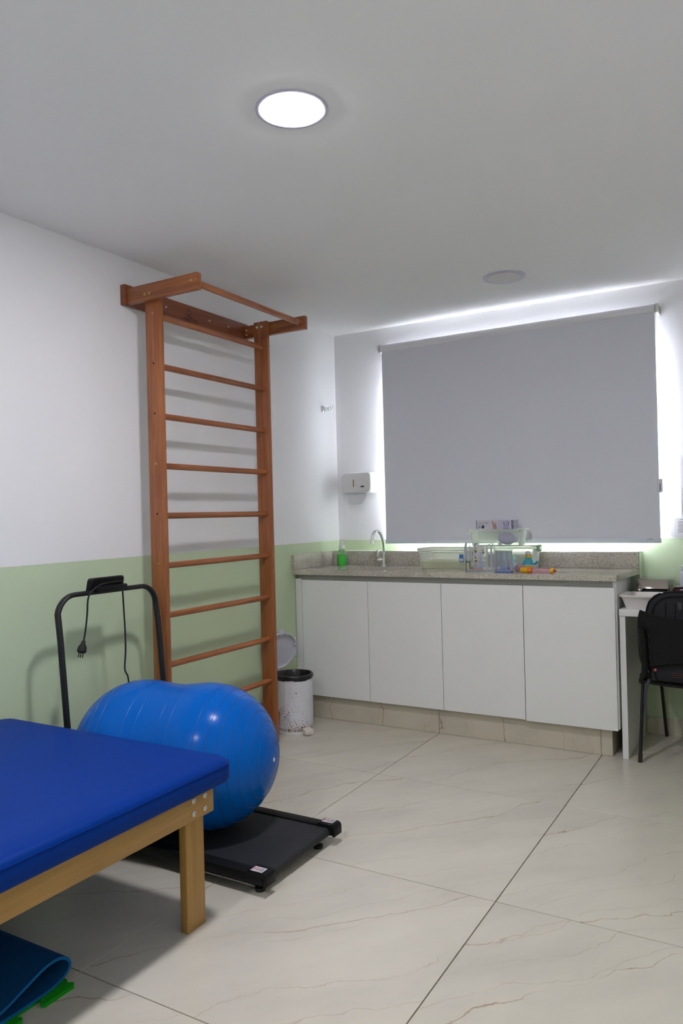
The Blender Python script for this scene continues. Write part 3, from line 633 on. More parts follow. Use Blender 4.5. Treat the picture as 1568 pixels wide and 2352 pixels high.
for k in range(3): sc.box(V0 + .042, V0 + .047, VY - .0148, VY - .0143, CZ + .012 + k * .007, CZ + .016 + k * .007)
part('side_lettering', sc, M_BLUEINK, vs)
for fx, fz, s in ((.066, .115, 1.0), (.066, .062, .9), (.110, .108, .75), (.064, .035, .5), (.062, .084, .5)):
    for k, mt_ in enumerate((M_INDIGO, M_YELLOW, M_DKGREEN, M_RED)):
        z0, z1 = fz + (.016 - k * .008) * s, fz + (.016 - k * .008 + .0078) * s
        w1, w0 = ((.0006, .0050), (.0050, .0078), (.0078, .0056), (.0056, .0018))[k]; w1 *= s; w0 *= s
        part('printed_fish', MB().prism([(V0 + fx - w0, CZ + z0), (V0 + fx + w0, CZ + z0), (V0 + fx + w1, CZ + z1), (V0 + fx - w1, CZ + z1)], 'Y', VY - .0209, VY - .0201), mt_, vs)
part('pointer', MB().box(V0 + .102, V0 + .122, VY - .021, VY - .0155, CZ + .066, CZ + .0705, .001), M_PALEYEL, vs)

# three-ball flow trainer
FY = -0.535
fs = thing('flow_spirometer', (1.348, FY, CZ), 'clear breathing trainer with three balls, white, light blue and dark blue', 'breathing trainer')
part('base', MB().box(1.306, 1.395, FY - .022, FY + .022, CZ + .0004, CZ + .010, .002), M_BLUEBASE, fs)
part('floor_plate', MB().box(1.308, 1.391, FY - .019, FY + .019, CZ + .0102, CZ + .014, .001), M_CLEAR2, fs)
xs = (1.306, 1.332, 1.3605, 1.389)
for k in range(4): part('divider', MB().box(xs[k], xs[k] + .0035, FY - .016, FY + .016, CZ + .0142, CZ + .118, .001, 1), M_CLEAR, fs)
part('back_plate', MB().box(1.306, 1.3925, FY + .0165, FY + .019, CZ + .0142, CZ + .118), M_CLEAR3, fs)
part('front_plate', MB().box(1.306, 1.3925, FY - .019, FY - .0165, CZ + .0142, CZ + .118), M_CLEAR3, fs)
part('top_cap', MB().box(1.304, 1.3945, FY - .020, FY + .020, CZ + .1182, CZ + .125, .002), M_CLEAR2, fs)
for x, mt_ in ((1.3205, M_GREYBALL), (1.3478, M_LTBLUE), (1.3762, M_DKBLUE)):
    part('ball', MB().sphere((x, FY, CZ + .0245), .0103), mt_, fs)

# toys on the worktop
pk = thing('pink_toy', (1.425, -0.40, CZ), 'dusty pink rounded silicone toy lying behind the ball trainer', 'toy')
pf = [(1.372, CZ + .0005), (1.428, CZ + .0005), (1.446, CZ + .004), (1.456, CZ + .010), (1.446, CZ + .014), (1.432, CZ + .022), (1.420, CZ + .034), (1.402, CZ + .041), (1.382, CZ + .036), (1.372, CZ + .020)]
part('body', MB().prism(pf, 'Y', -0.43, -0.395, .004), M_PINK, pk)
part('eye', MB().cyl((1.420, -.4300, CZ + .018), (1.420, -.4312, CZ + .018), .0026, seg=12), M_INDIGO, pk)

wt = thing('whale_toy', (1.456, -0.445, CZ), 'teal whale bath toy with yellow crown and grey ball on top', 'toy')
WC = (1.454, -0.445, CZ)
part('stand', MB().lathe([(.022, .0005), (.026, .003), (.026, .024), (.022, .028)], WC, (0, 0, 1), 28), M_YELLOW, wt)
part('belly', MB().sphere((1.456, -.445, CZ + .037), .031, 1.0, .85, .40), M_WHITEPL, wt)
bd = MB().lathe([(.0305, .0), (.0308, .008), (.028, .020), (.021, .030), (.012, .036), (.003, .038)], (1.456, -.445, CZ + .040), (0, 0, 1), 32)
bd.tube(catmull([(1.478, -.447, CZ + .046), (1.492, -.452, CZ + .044), (1.502, -.455, CZ + .050), (1.510, -.458, CZ + .058)], 4), .008, .006, seg=10)
part('body', bd, M_TEAL, wt)
part('eye', MB().tube([(1.456 + .005 * math.cos(a), -.4752, CZ + .0610 + .004 * math.sin(a)) for a in [PI + PI * k / 8 for k in range(9)]], .0010, seg=6), M_INDIGO, wt)
part('cheek', MB().cyl((1.466, -.4725, CZ + .0565), (1.466, -.4745, CZ + .0565), .0026, seg=12), M_PINKDOT, wt)
cr = MB()
for k in range(20):
    pass
loop0 = [(1.456 + .013 * math.cos(2 * PI * k / 20), -.445 + .013 * math.sin(2 * PI * k / 20), CZ + .077) for k in range(20)]
loop1 = [(1.456 + .0165 * math.cos(2 * PI * k / 20), -.445 + .0165 * math.sin(2 * PI * k / 20), CZ + .088 + (.004 if k % 4 < 2 else -.002)) for k in range(20)]
loop2 = [(1.456 + .0145 * math.cos(2 * PI * k / 20), -.445 + .0145 * math.sin(2 * PI * k / 20), CZ + .087 + (.004 if k % 4 < 2 else -.002)) for k in range(20)]
cr.loft([loop0, loop1, loop2], True, True); part('crown', cr, M_YELLOW, wt)
part('ball', MB().sphere((1.456, -.445, CZ + .098), .0155), M_GREYBALL, wt)

bt = thing('bubble_wand_toy', (1.52, -0.52, CZ), 'yellow and orange bubble wand with clear pink tube lying on the worktop', 'toy')
BY = -0.520; BZc = CZ + .0145
part('handle', MB().lathe([(.004, 0), (.011, .003), (.014, .009), (.014, .040)], (1.434, BY, BZc), (1, 0, 0), 24), M_YELLOW, bt)
part('band', MB().lathe([(.0132, 0), (.0142, .002), (.0142, .018), (.012, .022)], (1.474, BY, BZc), (1, 0, 0), 24), M_ORANGE, bt)
part('tube', MB().lathe([(.010, 0), (.0138, .005), (.0138, .095), (.012, .100)], (1.496, BY, BZc), (1, 0, -.004), 24), M_PINKCLR, bt)
part('cap', MB().lathe([(.012, 0), (.0144, .001), (.0144, .014), (.012, .017)], (1.596, BY, BZc - .0003), (1, 0, 0), 24), M_YELLOW, bt)
part('nozzle', MB().lathe([(.008, 0), (.007, .008), (.005, .012)], (1.613, BY, BZc - .001), (1, 0, 0), 18), M_RED, bt)
part('stick', MB().cyl((1.613, BY, BZc + .003), (1.646, BY, BZc + .004), .0015, seg=8), M_YELLOW, bt)

# ------------------------------------------------------------------ left wall: valve, outlet; window wall: towel dispenser
vl = thing('wall_valve', (0, -0.172, 1.973), 'small chrome water valve high on the left wall', 'valve')
part('flange', MB().lathe([(.026, .0), (.026, .004), (.020, .012), (.014, .014)], (0.0002, -.172, 1.973), (1, 0, 0), 28), M_CHROME, vl)
part('stem', MB().lathe([(.012, .0), (.013, .002), (.013, .034), (.011, .036), (.014, .038), (.014, .050), (.008, .053)], (0.013, -.172, 1.973), (1, 0, 0), 20), M_CHROME, vl)
part('handle', MB().prism([(-.186, 1.990), (-.180, 1.996), (-.172, 1.985), (-.164, 1.996), (-.158, 1.990), (-.167, 1.972), (-.167, 1.948), (-.177, 1.948), (-.177, 1.972)], 'X', 0.0665, 0.0735, .002), M_CHROME, vl)
ou = thing('wall_outlet', (0, -0.606, 0.445), 'white wall outlet behind the open bin lid', 'outlet')
part('plate', MB().box(0.0002, 0.008, -0.645, -0.568, 0.387, 0.503, .003), M_WHITEPL, ou)
for z in (0.475, 0.445, 0.415): part('socket', MB().box(0.0081, 0.0105, -0.625, -0.588, z - .011, z + .011, .002), M_LAVPL, ou)

dp = thing('towel_dispenser', (0.213, 0, 1.40), 'white paper towel dispenser on the window wall', 'towel dispenser')
def dl(y, d, zt=1.541, zb=1.402, r=.03): return [(x, y, z) for x, z in rrect(0.2125, (zt + zb) / 2, .1155 - d, (zt - zb) / 2 - d, r, 6)]
part('housing', MB().loft([dl(-.0003, 0.0), dl(-.055, .0), dl(-.060, .003), dl(-.063, .0005), dl(-.112, .0), dl(-.124, .006), dl(-.128, .016)]), M_WHITEPL, dp)
part('sight_window', MB().loft([[(x, y, z) for x, z in rrect(.198, 1.468, .0045, .0255, .0044, 5)] for y in (-.1285, -.1275)]), base_mat('amber_window', (.42, .30, .12), .3), dp)
part('badge', MB().box(.252, .277, -.1292, -.1277, 1.4395, 1.4495, .0005), M_BLACKPL, dp)
part('badge_text', MB().box(.255, .274, -.1296, -.1293, 1.4435, 1.4455), M_BRASS, dp)
tw = MB(); rows = []
for k in range(8):
    v = k / 7
    rows.append([(0.128 + .150 * i / 16 + .012 * v * (1 - i / 16) - .022 * v * v * (i / 16), -.092 - .005 * math.sin(i * .75 + v) * (.4 + v) - .012 * v, 1.406 - .070 * v - .012 * v * math.sin(PI * i / 16)) for i in range(17)])
back = [[(x, y + .0012, z) for x, y, z in r] for r in rows]
tw.loft([f + b[::-1] for f, b in zip(rows, back)])
part('paper_towel', tw, M_TISSUE, dp, 'crumpled white paper towel hanging out', 60)

# ------------------------------------------------------------------ roller blind
YB = -0.078
rb = thing('roller_blind', (1.24, YB, 1.065), 'grey roller blind pulled down over the window', 'blind')
bx0, bx1 = 0.407, 2.081
fab = MB()
cols = 40
loops = []
for k in range(9):
    z = 2.345 - (2.345 - 1.083) * k / 8
    loops.append([(bx0 + (bx1 - bx0) * i / cols, YB + .0015 * math.sin(i * .5) * math.sin(PI * k / 8), z) for i in range(cols + 1)] + [(bx0 + (bx1 - bx0) * i / cols, YB + .0009 + .0015 * math.sin(i * .5) * math.sin(PI * k / 8), z) for i in range(cols, -1, -1)])
fab.loft(loops); part('fabric', fab, M_BLIND, rb, 'plain grey blackout fabric')
part('roller', MB().cyl((bx0 - .004, YB + .004, 2.345), (bx1 + .001, YB + .004, 2.345), .0225, seg=28), M_ROLLER, rb)
part('bottom_bar', MB().box(bx0 - .004, bx1 + .003, YB - .009, YB + .009, 1.064, 1.0905, .002), M_BLINDALU, rb)
part('maker_mark', MB().prism([(2.014, 1.0825), (2.0195, 1.0825), (2.0168, 1.0868)], 'Y', YB - .0096, YB - .0090).box(2.022, 2.043, YB - .0096, YB - .0090, 1.0832, 1.0858), M_PRINT, rb)
for x0, x1 in ((bx0 - .020, bx0 - .0065), (bx1 + .004, bx1 + .020)):
    b_ = part('bracket', MB().lathe([(.026, 0), (.027, .002), (.027, x1 - x0 - .002), (.025, x1 - x0)], (x0, YB + .004, 2.345), (1, 0, 0), 28).box(x0 + .002, x1 - .002, YB + .02, -.0003, 2.320, 2.370, .001, 1), M_BLINDPL, rb)
ch = MB()
XA, XB_ = 2.089, 2.089
ZC0, ZC1 = 2.325, 1.412
nb = 150
for side in (0, 1):
    for k in range(nb):
        z = ZC0 + (ZC1 - ZC0) * k / (nb - 1); s = max(0.0, (k / nb - .35) / .65)
        x = 2.087 + (-.010 * s if side == 0 else .013 * s); y = YB - .016 - (.004 if side else 0)
        b = bmesh.new(); bmesh.ops.create_icosphere(b, subdivisions=1, radius=.0021)
        bmesh.ops.translate(b, verts=b.verts, vec=(x, y, z)); ch._merge(b)
chn = part('bead_chain', ch, M_BLINDPL, rb); chn['kind'] = 'stuff'
part('chain_weight', MB().prism([(2.072, 1.412), (2.100, 1.412), (2.100, 1.345), (2.094, 1.339), (2.078, 1.337), (2.073, 1.346)], 'Y', YB - .026, YB - .012, .002), M_BLINDPL, rb)
part('chain_weight_label', MB().box(2.086, 2.092, YB - .0267, YB - .0261, 1.349, 1.386), M_BLUEINK, rb)

# notices on the window wall
nc = thing('notice_paper', (2.18, 0, 1.09), 'printed notice paper taped low on the window wall beside the blind', 'notice')
def tilt(p, c=(2.20, 1.145), a=math.radians(-3.2)):
    x, z = p[0] - c[0], p[1] - c[1]; return (c[0] + x * math.cos(a) - z * math.sin(a), c[1] + x * math.sin(a) + z * math.cos(a))
def quad(x0, x1, z0, z1): return [tilt(p) for p in ((x0, z0), (x1, z0), (x1, z1), (x0, z1))]
part('sheet', MB().prism(quad(2.124, 2.276, 1.095, 1.195), 'Y', -.0052, -.0042), M_PAPER, nc)
ln = MB()
for k in range(9): ln.prism(quad(2.158 + (k * 13 % 5) * .001, 2.255 - (k * 7 % 6) * .005, 1.116 + k * .0075, 1.1185 + k * .0075), 'Y', -.0056, -.0053)
ln.prism(quad(2.170, 2.240, 1.186, 1.189), 'Y', -.0056, -.0053)
part('print_lines', ln, M_PRINT, nc)
bo = MB()
for a_ in ((2.148, 2.149, 1.105, 1.187), (2.148, 2.27, 1.105, 1.106), (2.148, 2.27, 1.187, 1.188)): bo.prism(quad(*a_), 'Y', -.0056, -.0053)
part('print_border', bo, base_mat('grey_line', (.45, .45, .47), .8), nc)
cal = thing('wall_calendar', (2.30, 0, 1.19), 'pale sheet calendar hanging on the window wall at the photo edge', 'calendar')
part('backing', MB().box(2.178, 2.43, -.0035, -.0002, 1.165, 1.545, .001, 1), M_PAPER, cal)
part('picture', MB().box(2.186, 2.42, -.0040, -.0036, 1.375, 1.537), M_LILACPALE, cal)
gd = MB()
for k in range(5): gd.box(2.186, 2.42, -.0040, -.0036, 1.215 + k * .036, 1.2162 + k * .036)
for k in range(8): gd.box(2.186 + k * .033, 2.1872 + k * .033, -.0040, -.0036, 1.215, 1.36)
part('grid', gd, M_PRINT, cal)

# ------------------------------------------------------------------ wall bars with pull-up bar
lb = thing('wall_bars', (0.16, -1.49, 0), 'tall reddish wooden wall bars with overhead pull-up bar', 'wall bars')
PX0, PX1 = 0.116, 0.205
YL0, YL1 = -1.923, -1.896
YR0, YR1 = -1.083, -1.056
part('post', MB().box(PX0, PX1, YL0, YL1, 0.0, 2.34, .003), M_REDWOOD_Z, lb)
part('post', MB().box(PX0, PX1, YR0, YR1, 0.0, 2.352, .003), M_REDWOOD_Z, lb)
for k in range(10):
    z = 2.206 - .2325 * k
    part('rung', MB().cyl((0.168, YL1 - .004, z), (0.168, YR0 + .004, z), .0148, seg=20), M_REDWOOD_Y, lb)
part('top_board', MB().box(0.0005, 0.030, -1.964, -1.020, 2.270, 2.366, .003), M_DARKWOOD_Y, lb)
part('bottom_board', MB().box(0.0095, 0.038, -1.964, -0.835, 0.090, 0.172, .003), M_REDWOOD_Y, lb)
part('arm', MB().box(0.0305, 0.461, -1.952, -1.9235, 2.272, 2.347, .003), M_REDWOOD_X, lb)
part('arm', MB().box(0.0305, 0.441, -1.0555, -1.027, 2.278, 2.350, .003), M_REDWOOD_X, lb)
part('lower_arm', MB().box(0.0385, PX1 - .01, -1.952, -1.9235, 0.100, 0.165, .003), M_REDWOOD_X, lb)
part('lower_arm', MB().box(0.0385, PX1 - .01, -1.0555, -1.027, 0.100, 0.165, .003), M_REDWOOD_X, lb)
part('pull_up_bar', MB().cyl((0.432, -1.9232, 2.308), (0.412, -1.0558, 2.312), .0155, seg=20), M_REDWOOD_Y, lb)
def bolt(p, d, mt_, r=.007, h=.003, nm='bolt'):
    return part(nm, MB().lathe([(r, 0), (r, h * .6), (r * .75, h), (r * .35, h), (r * .3, h * .5)], p, d, 14), mt_, lb)
for x in (.135, .165): bolt((x + .01, -1.9521, 2.30), (0, -1, 0), M_BRASS)
bolt((.424, -1.9521, 2.315), (0, -1, 0), M_BRASS)
for x in (.139, .171): bolt((x, YR0 - .0001, 2.322), (0, -1, 0), M_STEEL)
bolt((.045, -1.0556, 2.325), (0, -1, 0), M_STEEL, .005); bolt((.045, -1.0556, 2.298), (0, -1, 0), M_STEEL, .005)
for y in (-1.69, -1.36, -1.20): bolt((.0301, y, 2.318), (1, 0, 0), M_STEEL, .006)
for k in range(9):
    z = 2.206 - .2325 * k
    bolt((.163, YL0 - .0001, z + .01), (0, -1, 0), M_BRASS if k in (0, 3, 5, 6) else M_BURN, .006 if k in (0, 3, 5, 6) else .0045, .002)
bolt((.150, YR0 - .0001, 0.135), (0, -1, 0), M_CHROME, .009, .006)
# burnt-in maker's mark on the top board
bm_ = MB(); yq, zq = -1.522, 2.318
def st(y, z): return (0.0303, yq + y, zq + z)
for a_, b_ in (((0, .030), (.018, .008)), ((.018, .008), (0, -.008)), ((0, -.008), (-.018, .010)), ((-.018, .010), (0, .030)), ((-.022, -.006), (.026, -.012)), ((-.002, -.006), (-.016, -.016)), ((.004, -.010), (.018, -.018))):
    bm_.tube([st(*a_), st(*b_)], .0016, .0005, seg=6, up=(1, 0, 0))
part('burnt_mark', bm_, M_BURN, lb)
part('burnt_lettering', text_mb('ARKTUS', 0.030, (0.0302, -1.508, 2.289), (0, 1, 0), (0, 0, 1), .0005), M_BURN, lb)

# ------------------------------------------------------------------ treadmill
tm = thing('treadmill', (0.65, -2.255, 0), 'flat black walking treadmill with upright handle under the blue ball', 'treadmill')
TX0, TX1 = 0.13, 1.160
for y0, y1 in ((-2.500, -2.452), (-2.058, -2.012)):
    part('side_rail', MB().box(0.50, TX1 - .010, y0, y1, .036, .071, .003), M_BLACKPL, tm)
part('deck', MB().box(0.40, 1.125, -2.448, -2.062, .038, .052), M_BLACK, tm)
bl = [(0.42, .066), (1.125, .066)] + [(1.127 + .017 * math.sin(a), .049 + .017 * math.cos(a)) for a in [math.radians(12 * k) for k in range(1, 15)]] + [(1.10, .031), (0.42, .031), (0.42, .0345), (1.10, .0345)] + [(1.127 + .0135 * math.sin(a), .049 + .0135 * math.cos(a)) for a in [math.radians(168 - 12 * k) for k in range(1, 14)]] + [(1.125, .0625), (0.42, .0625)]
part('belt', MB().prism(bl, 'Y', -2.447, -2.063), M_BELT, tm)
for y0, y1, s in ((-2.503, -2.448, -1), (-2.062, -2.009, 1)):
    c_ = MB().prism([(1.085, .068), (1.085, .0745), (1.094, .080), (1.152, .080), (1.161, .076), (1.166, .068), (1.166, .036), (1.155, .034), (1.155, .062), (1.148, .068)], 'Y', y0, y1, .0015)
    e_ = part('end_cap', c_, M_BLACKPL, tm)
    part('screw_hole', MB().cyl((1.1662, (y0 + y1) / 2, .054), (1.1668, (y0 + y1) / 2, .054), .005, seg=14), M_RUBBER, e_)
    yc_ = (y0 + y1) / 2 + .006 * (1 if s > 0 else -1)
    k_ = part('warning_sticker', MB().box(1.098, 1.146, yc_ - .016, yc_ + .016, .0801, .0806), M_PAPER, tm, 'small white warning sticker')
    part('sticker_print', MB().torus((1.117, yc_, .0808), .0065, .0011, (0, 0, 1), 20, 6).box(1.102, 1.105, yc_ - .010, yc_ + .010, .0807, .0810), M_REDINK, k_)
    sl = MB()
    for q_ in range(4): sl.box(1.128 + q_ * .004, 1.130 + q_ * .004, yc_ - .011, yc_ + .011, .0807, .0810)
    part('sticker_text', sl, M_PRINT, k_)
    part('foot', MB().lathe([(.017, 0), (.018, .004), (.018, .012), (.007, .016), (.007, .036)], (1.112, -2.462 if s < 0 else -2.096, 0), (0, 0, 1), 20), M_RUBBER, tm)
part('motor_hood', MB().prism([(TX0, .012), (.545, .012), (.545, .055), (.50, .072), (.42, .080), (.36, .108), (TX0 + .05, .118), (TX0 + .01, .104), (TX0, .08)], 'Y', -2.502, -2.010, .006), M_BLACKPL, tm)
for y in (-2.485, -2.035): part('wheel', MB().cyl((.20, y - .012, .024), (.20, y + .012, .024), .024, bev=.003), M_RUBBER, tm)
# handle: upright U of flattened tube
def hx_(z): return .200 + .085 * (.93 - z)
yl, yr, ztop = -2.520, -1.984, .965
pth = [(hx_(.06), yl, .06), (hx_(.45), yl, .45), (hx_(.80), yl, .80)]
for k in range(1, 9):
    a = math.radians(90 * k / 8); pth.append((hx_(ztop), yl + .085 * (1 - math.cos(a)), ztop - .085 + .085 * math.sin(a)))
pth += [(hx_(ztop), -2.36, ztop), (hx_(ztop), -2.14, ztop)]
for k in range(0, 9):
    a = math.radians(90 * k / 8); pth.append((hx_(ztop), yr - .085 + .085 * math.sin(a), ztop - .085 + .085 * math.cos(a)))
pth += [(hx_(.80), yr, .80), (hx_(.45), yr, .45), (hx_(.06), yr, .06)]
part('handle', MB().tube(pth, .0105, .015, seg=16, up=(1, 0, .08)), M_BLACK, tm)
cs = MB()
def cl_(x, d): return [(x + .25 * (z - .975), y, z) for y, z in rrect(-2.272, .992, .090 - d, .032 - d, .012, 5)]
cs.loft([cl_(.176, .004), cl_(.180, 0), cl_(.200, 0), cl_(.206, .004)])
con = part('console', cs, M_BLACKPL, tm)
part('console_shelf', MB().prism([(.204, .964), (.232, .964), (.236, .986), (.228, .990), (.206, .990)], 'Y', -2.345, -2.185, .003), M_BLACKPL, con)
part('console_screw', MB().cyl((.2065, -2.325, 1.000), (.2095, -2.325, 1.000), .004, seg=12), M_STEEL, con)
cord = catmull([(.215, -2.205, 1.000), (.228, -2.26, 1.002), (.232, -2.325, .998), (.228, -2.372, .975), (.222, -2.388, .945), (.215, -2.389, .88), (.213, -2.397, .82), (.210, -2.405, .775)], 6)
part('power_cord', MB().tube(cord, .0036, seg=8), M_RUBBER, tm)
pg = part('plug', MB().lathe([(.006, 0), (.008, .004), (.009, .012), (.017, .026), (.019, .044), (.013, .050)], (.210, -2.405, .777), (.02, -.30, -1), 16), M_RUBBER, tm)
for k in (-1, 0, 1): part('pin', MB().cyl((.212, -2.4215 + k * .010, .729 - k * .003), (.2125, -2.4265 + k * .010, .712 - k * .003), .0022, seg=8), M_RUBBER, pg)
cord2 = catmull([(.205, -2.186, .955), (.206, -2.184, .90), (.205, -2.178, .80), (.204, -2.176, .70), (.205, -2.184, .62), (.22, -2.180, .58), (.14, -2.10, .45), (.12, -2.08, .30), (.15, -2.10, .119)], 6)
part('power_cord', MB().tube(cord2, .0036, seg=8), M_RUBBER, tm)

# ------------------------------------------------------------------ peanut ball
AX = Vector((0.975, 0.222, 0)).normalized()
BR = .274
bc = Vector((.575, -2.277, .0665 + BR))
a_ = .142
pb = thing('peanut_ball', (bc.x, bc.y, .0665), 'big glossy blue peanut exercise ball resting on the treadmill', 'exercise ball')
prof = []
for k in range(33):
    th = math.radians(90 - 90 * k / 32) if k else math.radians(90)
    prof.append((BR * math.cos(th), -a_ - BR * math.sin(th)))
for k in range(1, 16):
    t = -a_ + 2 * a_ * k / 16; prof.append((BR - .012 * (.5 + .5 * math.cos(PI * t / a_)), t))
for k in range(33):
    th = math.radians(90 * k / 32); prof.append((BR * math.cos(th), a_ + BR * math.sin(th)))
prof[0] = (0.0008, prof[0][1]); prof[-1] = (0.0008, prof[-1][1])
part('shell', MB().lathe(prof, bc, AX, 72), M_BALL, pb)
for sgn in (-1, 1):
    for deg in (84, 76, 67.5, 59, 50, 41, 32, 23, 13):
        th = math.radians(deg); part('ridge', MB().torus(bc + AX * sgn * (a_ + BR * math.sin(th)), BR * math.cos(th), .0011, AX, 64, 6), M_BALLRING, pb)
for t in (-.095, -.05, 0.045, .09):
    part('ridge', MB().torus(bc + AX * t, BR - .012 * (.5 + .5 * math.cos(PI * t / a_)) - .0006, .0010, AX, 72, 6), M_BALLRING, pb)
part('valve_plug', MB().lathe([(.008, -.002), (.008, .001), (.005, .002), (.002, .001)], bc + AX * (a_ + BR), AX, 16), M_WHITEPL, pb, 'small white valve plug')

# ------------------------------------------------------------------ treatment table
tt = thing('treatment_table', (0.59, -3.55, 0), 'low wooden treatment table with padded blue vinyl top', 'treatment table')
X0, X1, Y0, Y1 = 0.030, 1.150, -4.45, -2.628
ld_ = []
def ml(d, z, r=.045): return [(x, y, z) for x, y in rrect((X0 + X1) / 2, (Y0 + Y1) / 2, (X1 - X0) / 2 - d, (Y1 - Y0) / 2 - d, r, 7)]
pads = MB().loft([ml(.010, .4352), ml(.004, .4370), ml(.0, .446), ml(.0, .484), ml(.003, .494), ml(.009, .5015), ml(.018, .5065), ml(.032, .5095), ml(.10, .5115, .06), ml(.28, .5125, .1)])
part('padded_top', pads, M_VINYL, tt, 'blue vinyl padded top', 60)
part('seam', MB().tube([Vector(p) for p in ml(-.0004, .4905)] + [Vector(ml(-.0004, .4905)[0])], .0012, seg=6), M_VINYL, tt)
part('side_rail', MB().box(1.082, 1.097, -4.40, -2.672, .339, .4345, .004), M_BEECH_Y, tt)
part('side_rail', MB().box(0.083, 0.098, -4.40, -2.672, .339, .4345, .004), M_BEECH_Y, tt)
for y0, y1 in ((-2.728, -2.706), (-4.372, -4.350)): part('end_rail', MB().box(.129, 1.050, y0, y1, .339, .4345, .003), M_BEECH_X, tt)
part('centre_rail', MB().box(.129, 1.050, -3.56, -3.538, .36, .4345, .003), M_BEECH_X, tt)
for x0, x1 in ((1.0515, 1.0815), (.0985, .1285)):
    for y0, y1 in ((-2.787, -2.703), (-4.384, -4.300)): part('leg', MB().box(x0, x1, y0, y1, 0, .4345, .005), M_BEECH_Z, tt)
for y in (-2.706, -2.757):
    for z in (.361, .401): part('bolt', MB().lathe([(.0088, 0), (.0088, .0012), (.0068, .0030), (.0036, .0032), (.0030, .0012)], (1.0971, y - .008, z), (1, 0, 0), 18), M_STEEL, tt)

# folded mat and green foam tile under the table
fm = thing('exercise_mat', (0.6, -3.30, 0.012), 'folded blue foam exercise mat under the treatment table', 'exercise mat')
MXE = 0.960
cen = catmull([(-3.62, .0165), (-3.45, .0165), (-3.34, .0165), (-3.25, .0170), (-3.19, .0195), (-3.150, .0275), (-3.126, .042), (-3.122, .060), (-3.135, .077), (-3.162, .087), (-3.205, .084), (-3.265, .064), (-3.34, .040), (-3.45, .030), (-3.62, .0275)] and [Vector((0, a, b)) for a, b in ((-3.62, .0165), (-3.45, .0165), (-3.34, .0165), (-3.25, .0170), (-3.19, .0195), (-3.150, .0275), (-3.126, .042), (-3.122, .060), (-3.135, .077), (-3.162, .087), (-3.205, .084), (-3.265, .064), (-3.34, .040), (-3.45, .030), (-3.62, .0275))], 5)
th = .0042; outl, inl = [], []
for i, p in enumerate(cen):
    t = (cen[min(i + 1, len(cen) - 1)] - cen[max(i - 1, 0)]).normalized(); nn = Vector((0, t.z, -t.y))
    outl.append(p + nn * th); inl.append(p - nn * th)
ring = [(p.y, p.z) for p in outl] + [(p.y, p.z) for p in inl[::-1]]
mbm = MB(); mbm.loft([[(x, y, z) for y, z in ring] for x in (.12, MXE - .0008)], False, False)
part('foam_sheet', mbm, M_MAT, fm, None, 50)
for sx in (.12, MXE - .0008):
    ed = MB()
    n_ = len(outl)
    vo = [ed.bm.verts.new((sx, p.y, p.z)) for p in outl]; vi = [ed.bm.verts.new((sx, p.y, p.z)) for p in inl]
    for k in range(n_ - 1): ed.bm.faces.new((vo[k], vo[k + 1], vi[k + 1], vi[k]))
    part('cut_edge', ed, M_MATEDGE, fm, 'lighter blue cut edge')
pz = MB()
poly = [(.30, -3.70), (.955, -3.70), (.955, -3.50), (.985, -3.505), (.985, -3.405), (.955, -3.41), (.955, -3.305), (.985, -3.30 + .005), (.985, -3.395), (.955, -3.39)]
poly = [(.30, -3.72), (.952, -3.72)]
for yc_ in (-3.66, -3.50, -3.338, -3.176):
    poly += [(.952, yc_ - .030), (.960, yc_ - .042), (.976, yc_ - .052), (.984, yc_ - .046), (.984, yc_ + .046), (.976, yc_ + .052), (.960, yc_ + .042), (.952, yc_ + .030)]
poly += [(.952, -3.125), (.30, -3.125)]
pz.prism(poly, 'Z', .0005, .0115)
solo('puzzle_mat', pz, M_EVA, (.64, -3.4, 0), 'bright green foam puzzle mat under the folded blue mat', 'puzzle mat')

# ------------------------------------------------------------------ pedal bin
bn = thing('pedal_bin', (0.155, -0.822, 0), 'rusty white pedal bin with black bag and open lid', 'trash bin')
BC = Vector((0.155, -0.822, 0)); RB = .108
part('base_ring', MB().lathe([(RB + .003, 0), (RB + .004, .003), (RB + .004, .014), (RB + .001, .018), (RB - .01, .018)], BC, (0, 0, 1), 40), M_WHITEPL, bn)
part('body', MB().lathe([(RB - .002, .0185), (RB, .021), (RB, .036), (RB + .0012, .038), (RB, .040), (RB, .325), (RB - .003, .328), (RB - .006, .325), (RB - .006, .03)], BC, (0, 0, 1), 48, False, True), M_BIN, bn)
bag = MB(); loops = []
random.seed(5)
jit = [random.uniform(-1, 1) for _ in range(48)]
for r, z, jz in ((RB + .003, .310, 3), (RB + .005, .318, 1), (RB + .006, .330, 1), (RB + .002, .338, 1), (RB - .006, .338, 1), (RB - .012, .328, 1), (RB - .016, .25, 2), (RB - .03, .10, 2), (.02, .06, 1)):
    loops.append([BC + Vector(((r + .0012 * jit[(k * 3) % 48]) * math.cos(2 * PI * k / 48), (r + .0012 * jit[(k * 3) % 48]) * math.sin(2 * PI * k / 48), z + .0010 * jit[k] * jz)) for k in range(48)])
bag.loft(loops, False, True); part('bin_bag', bag, M_BAG, bn, 'black plastic bag folded over the rim', 50)
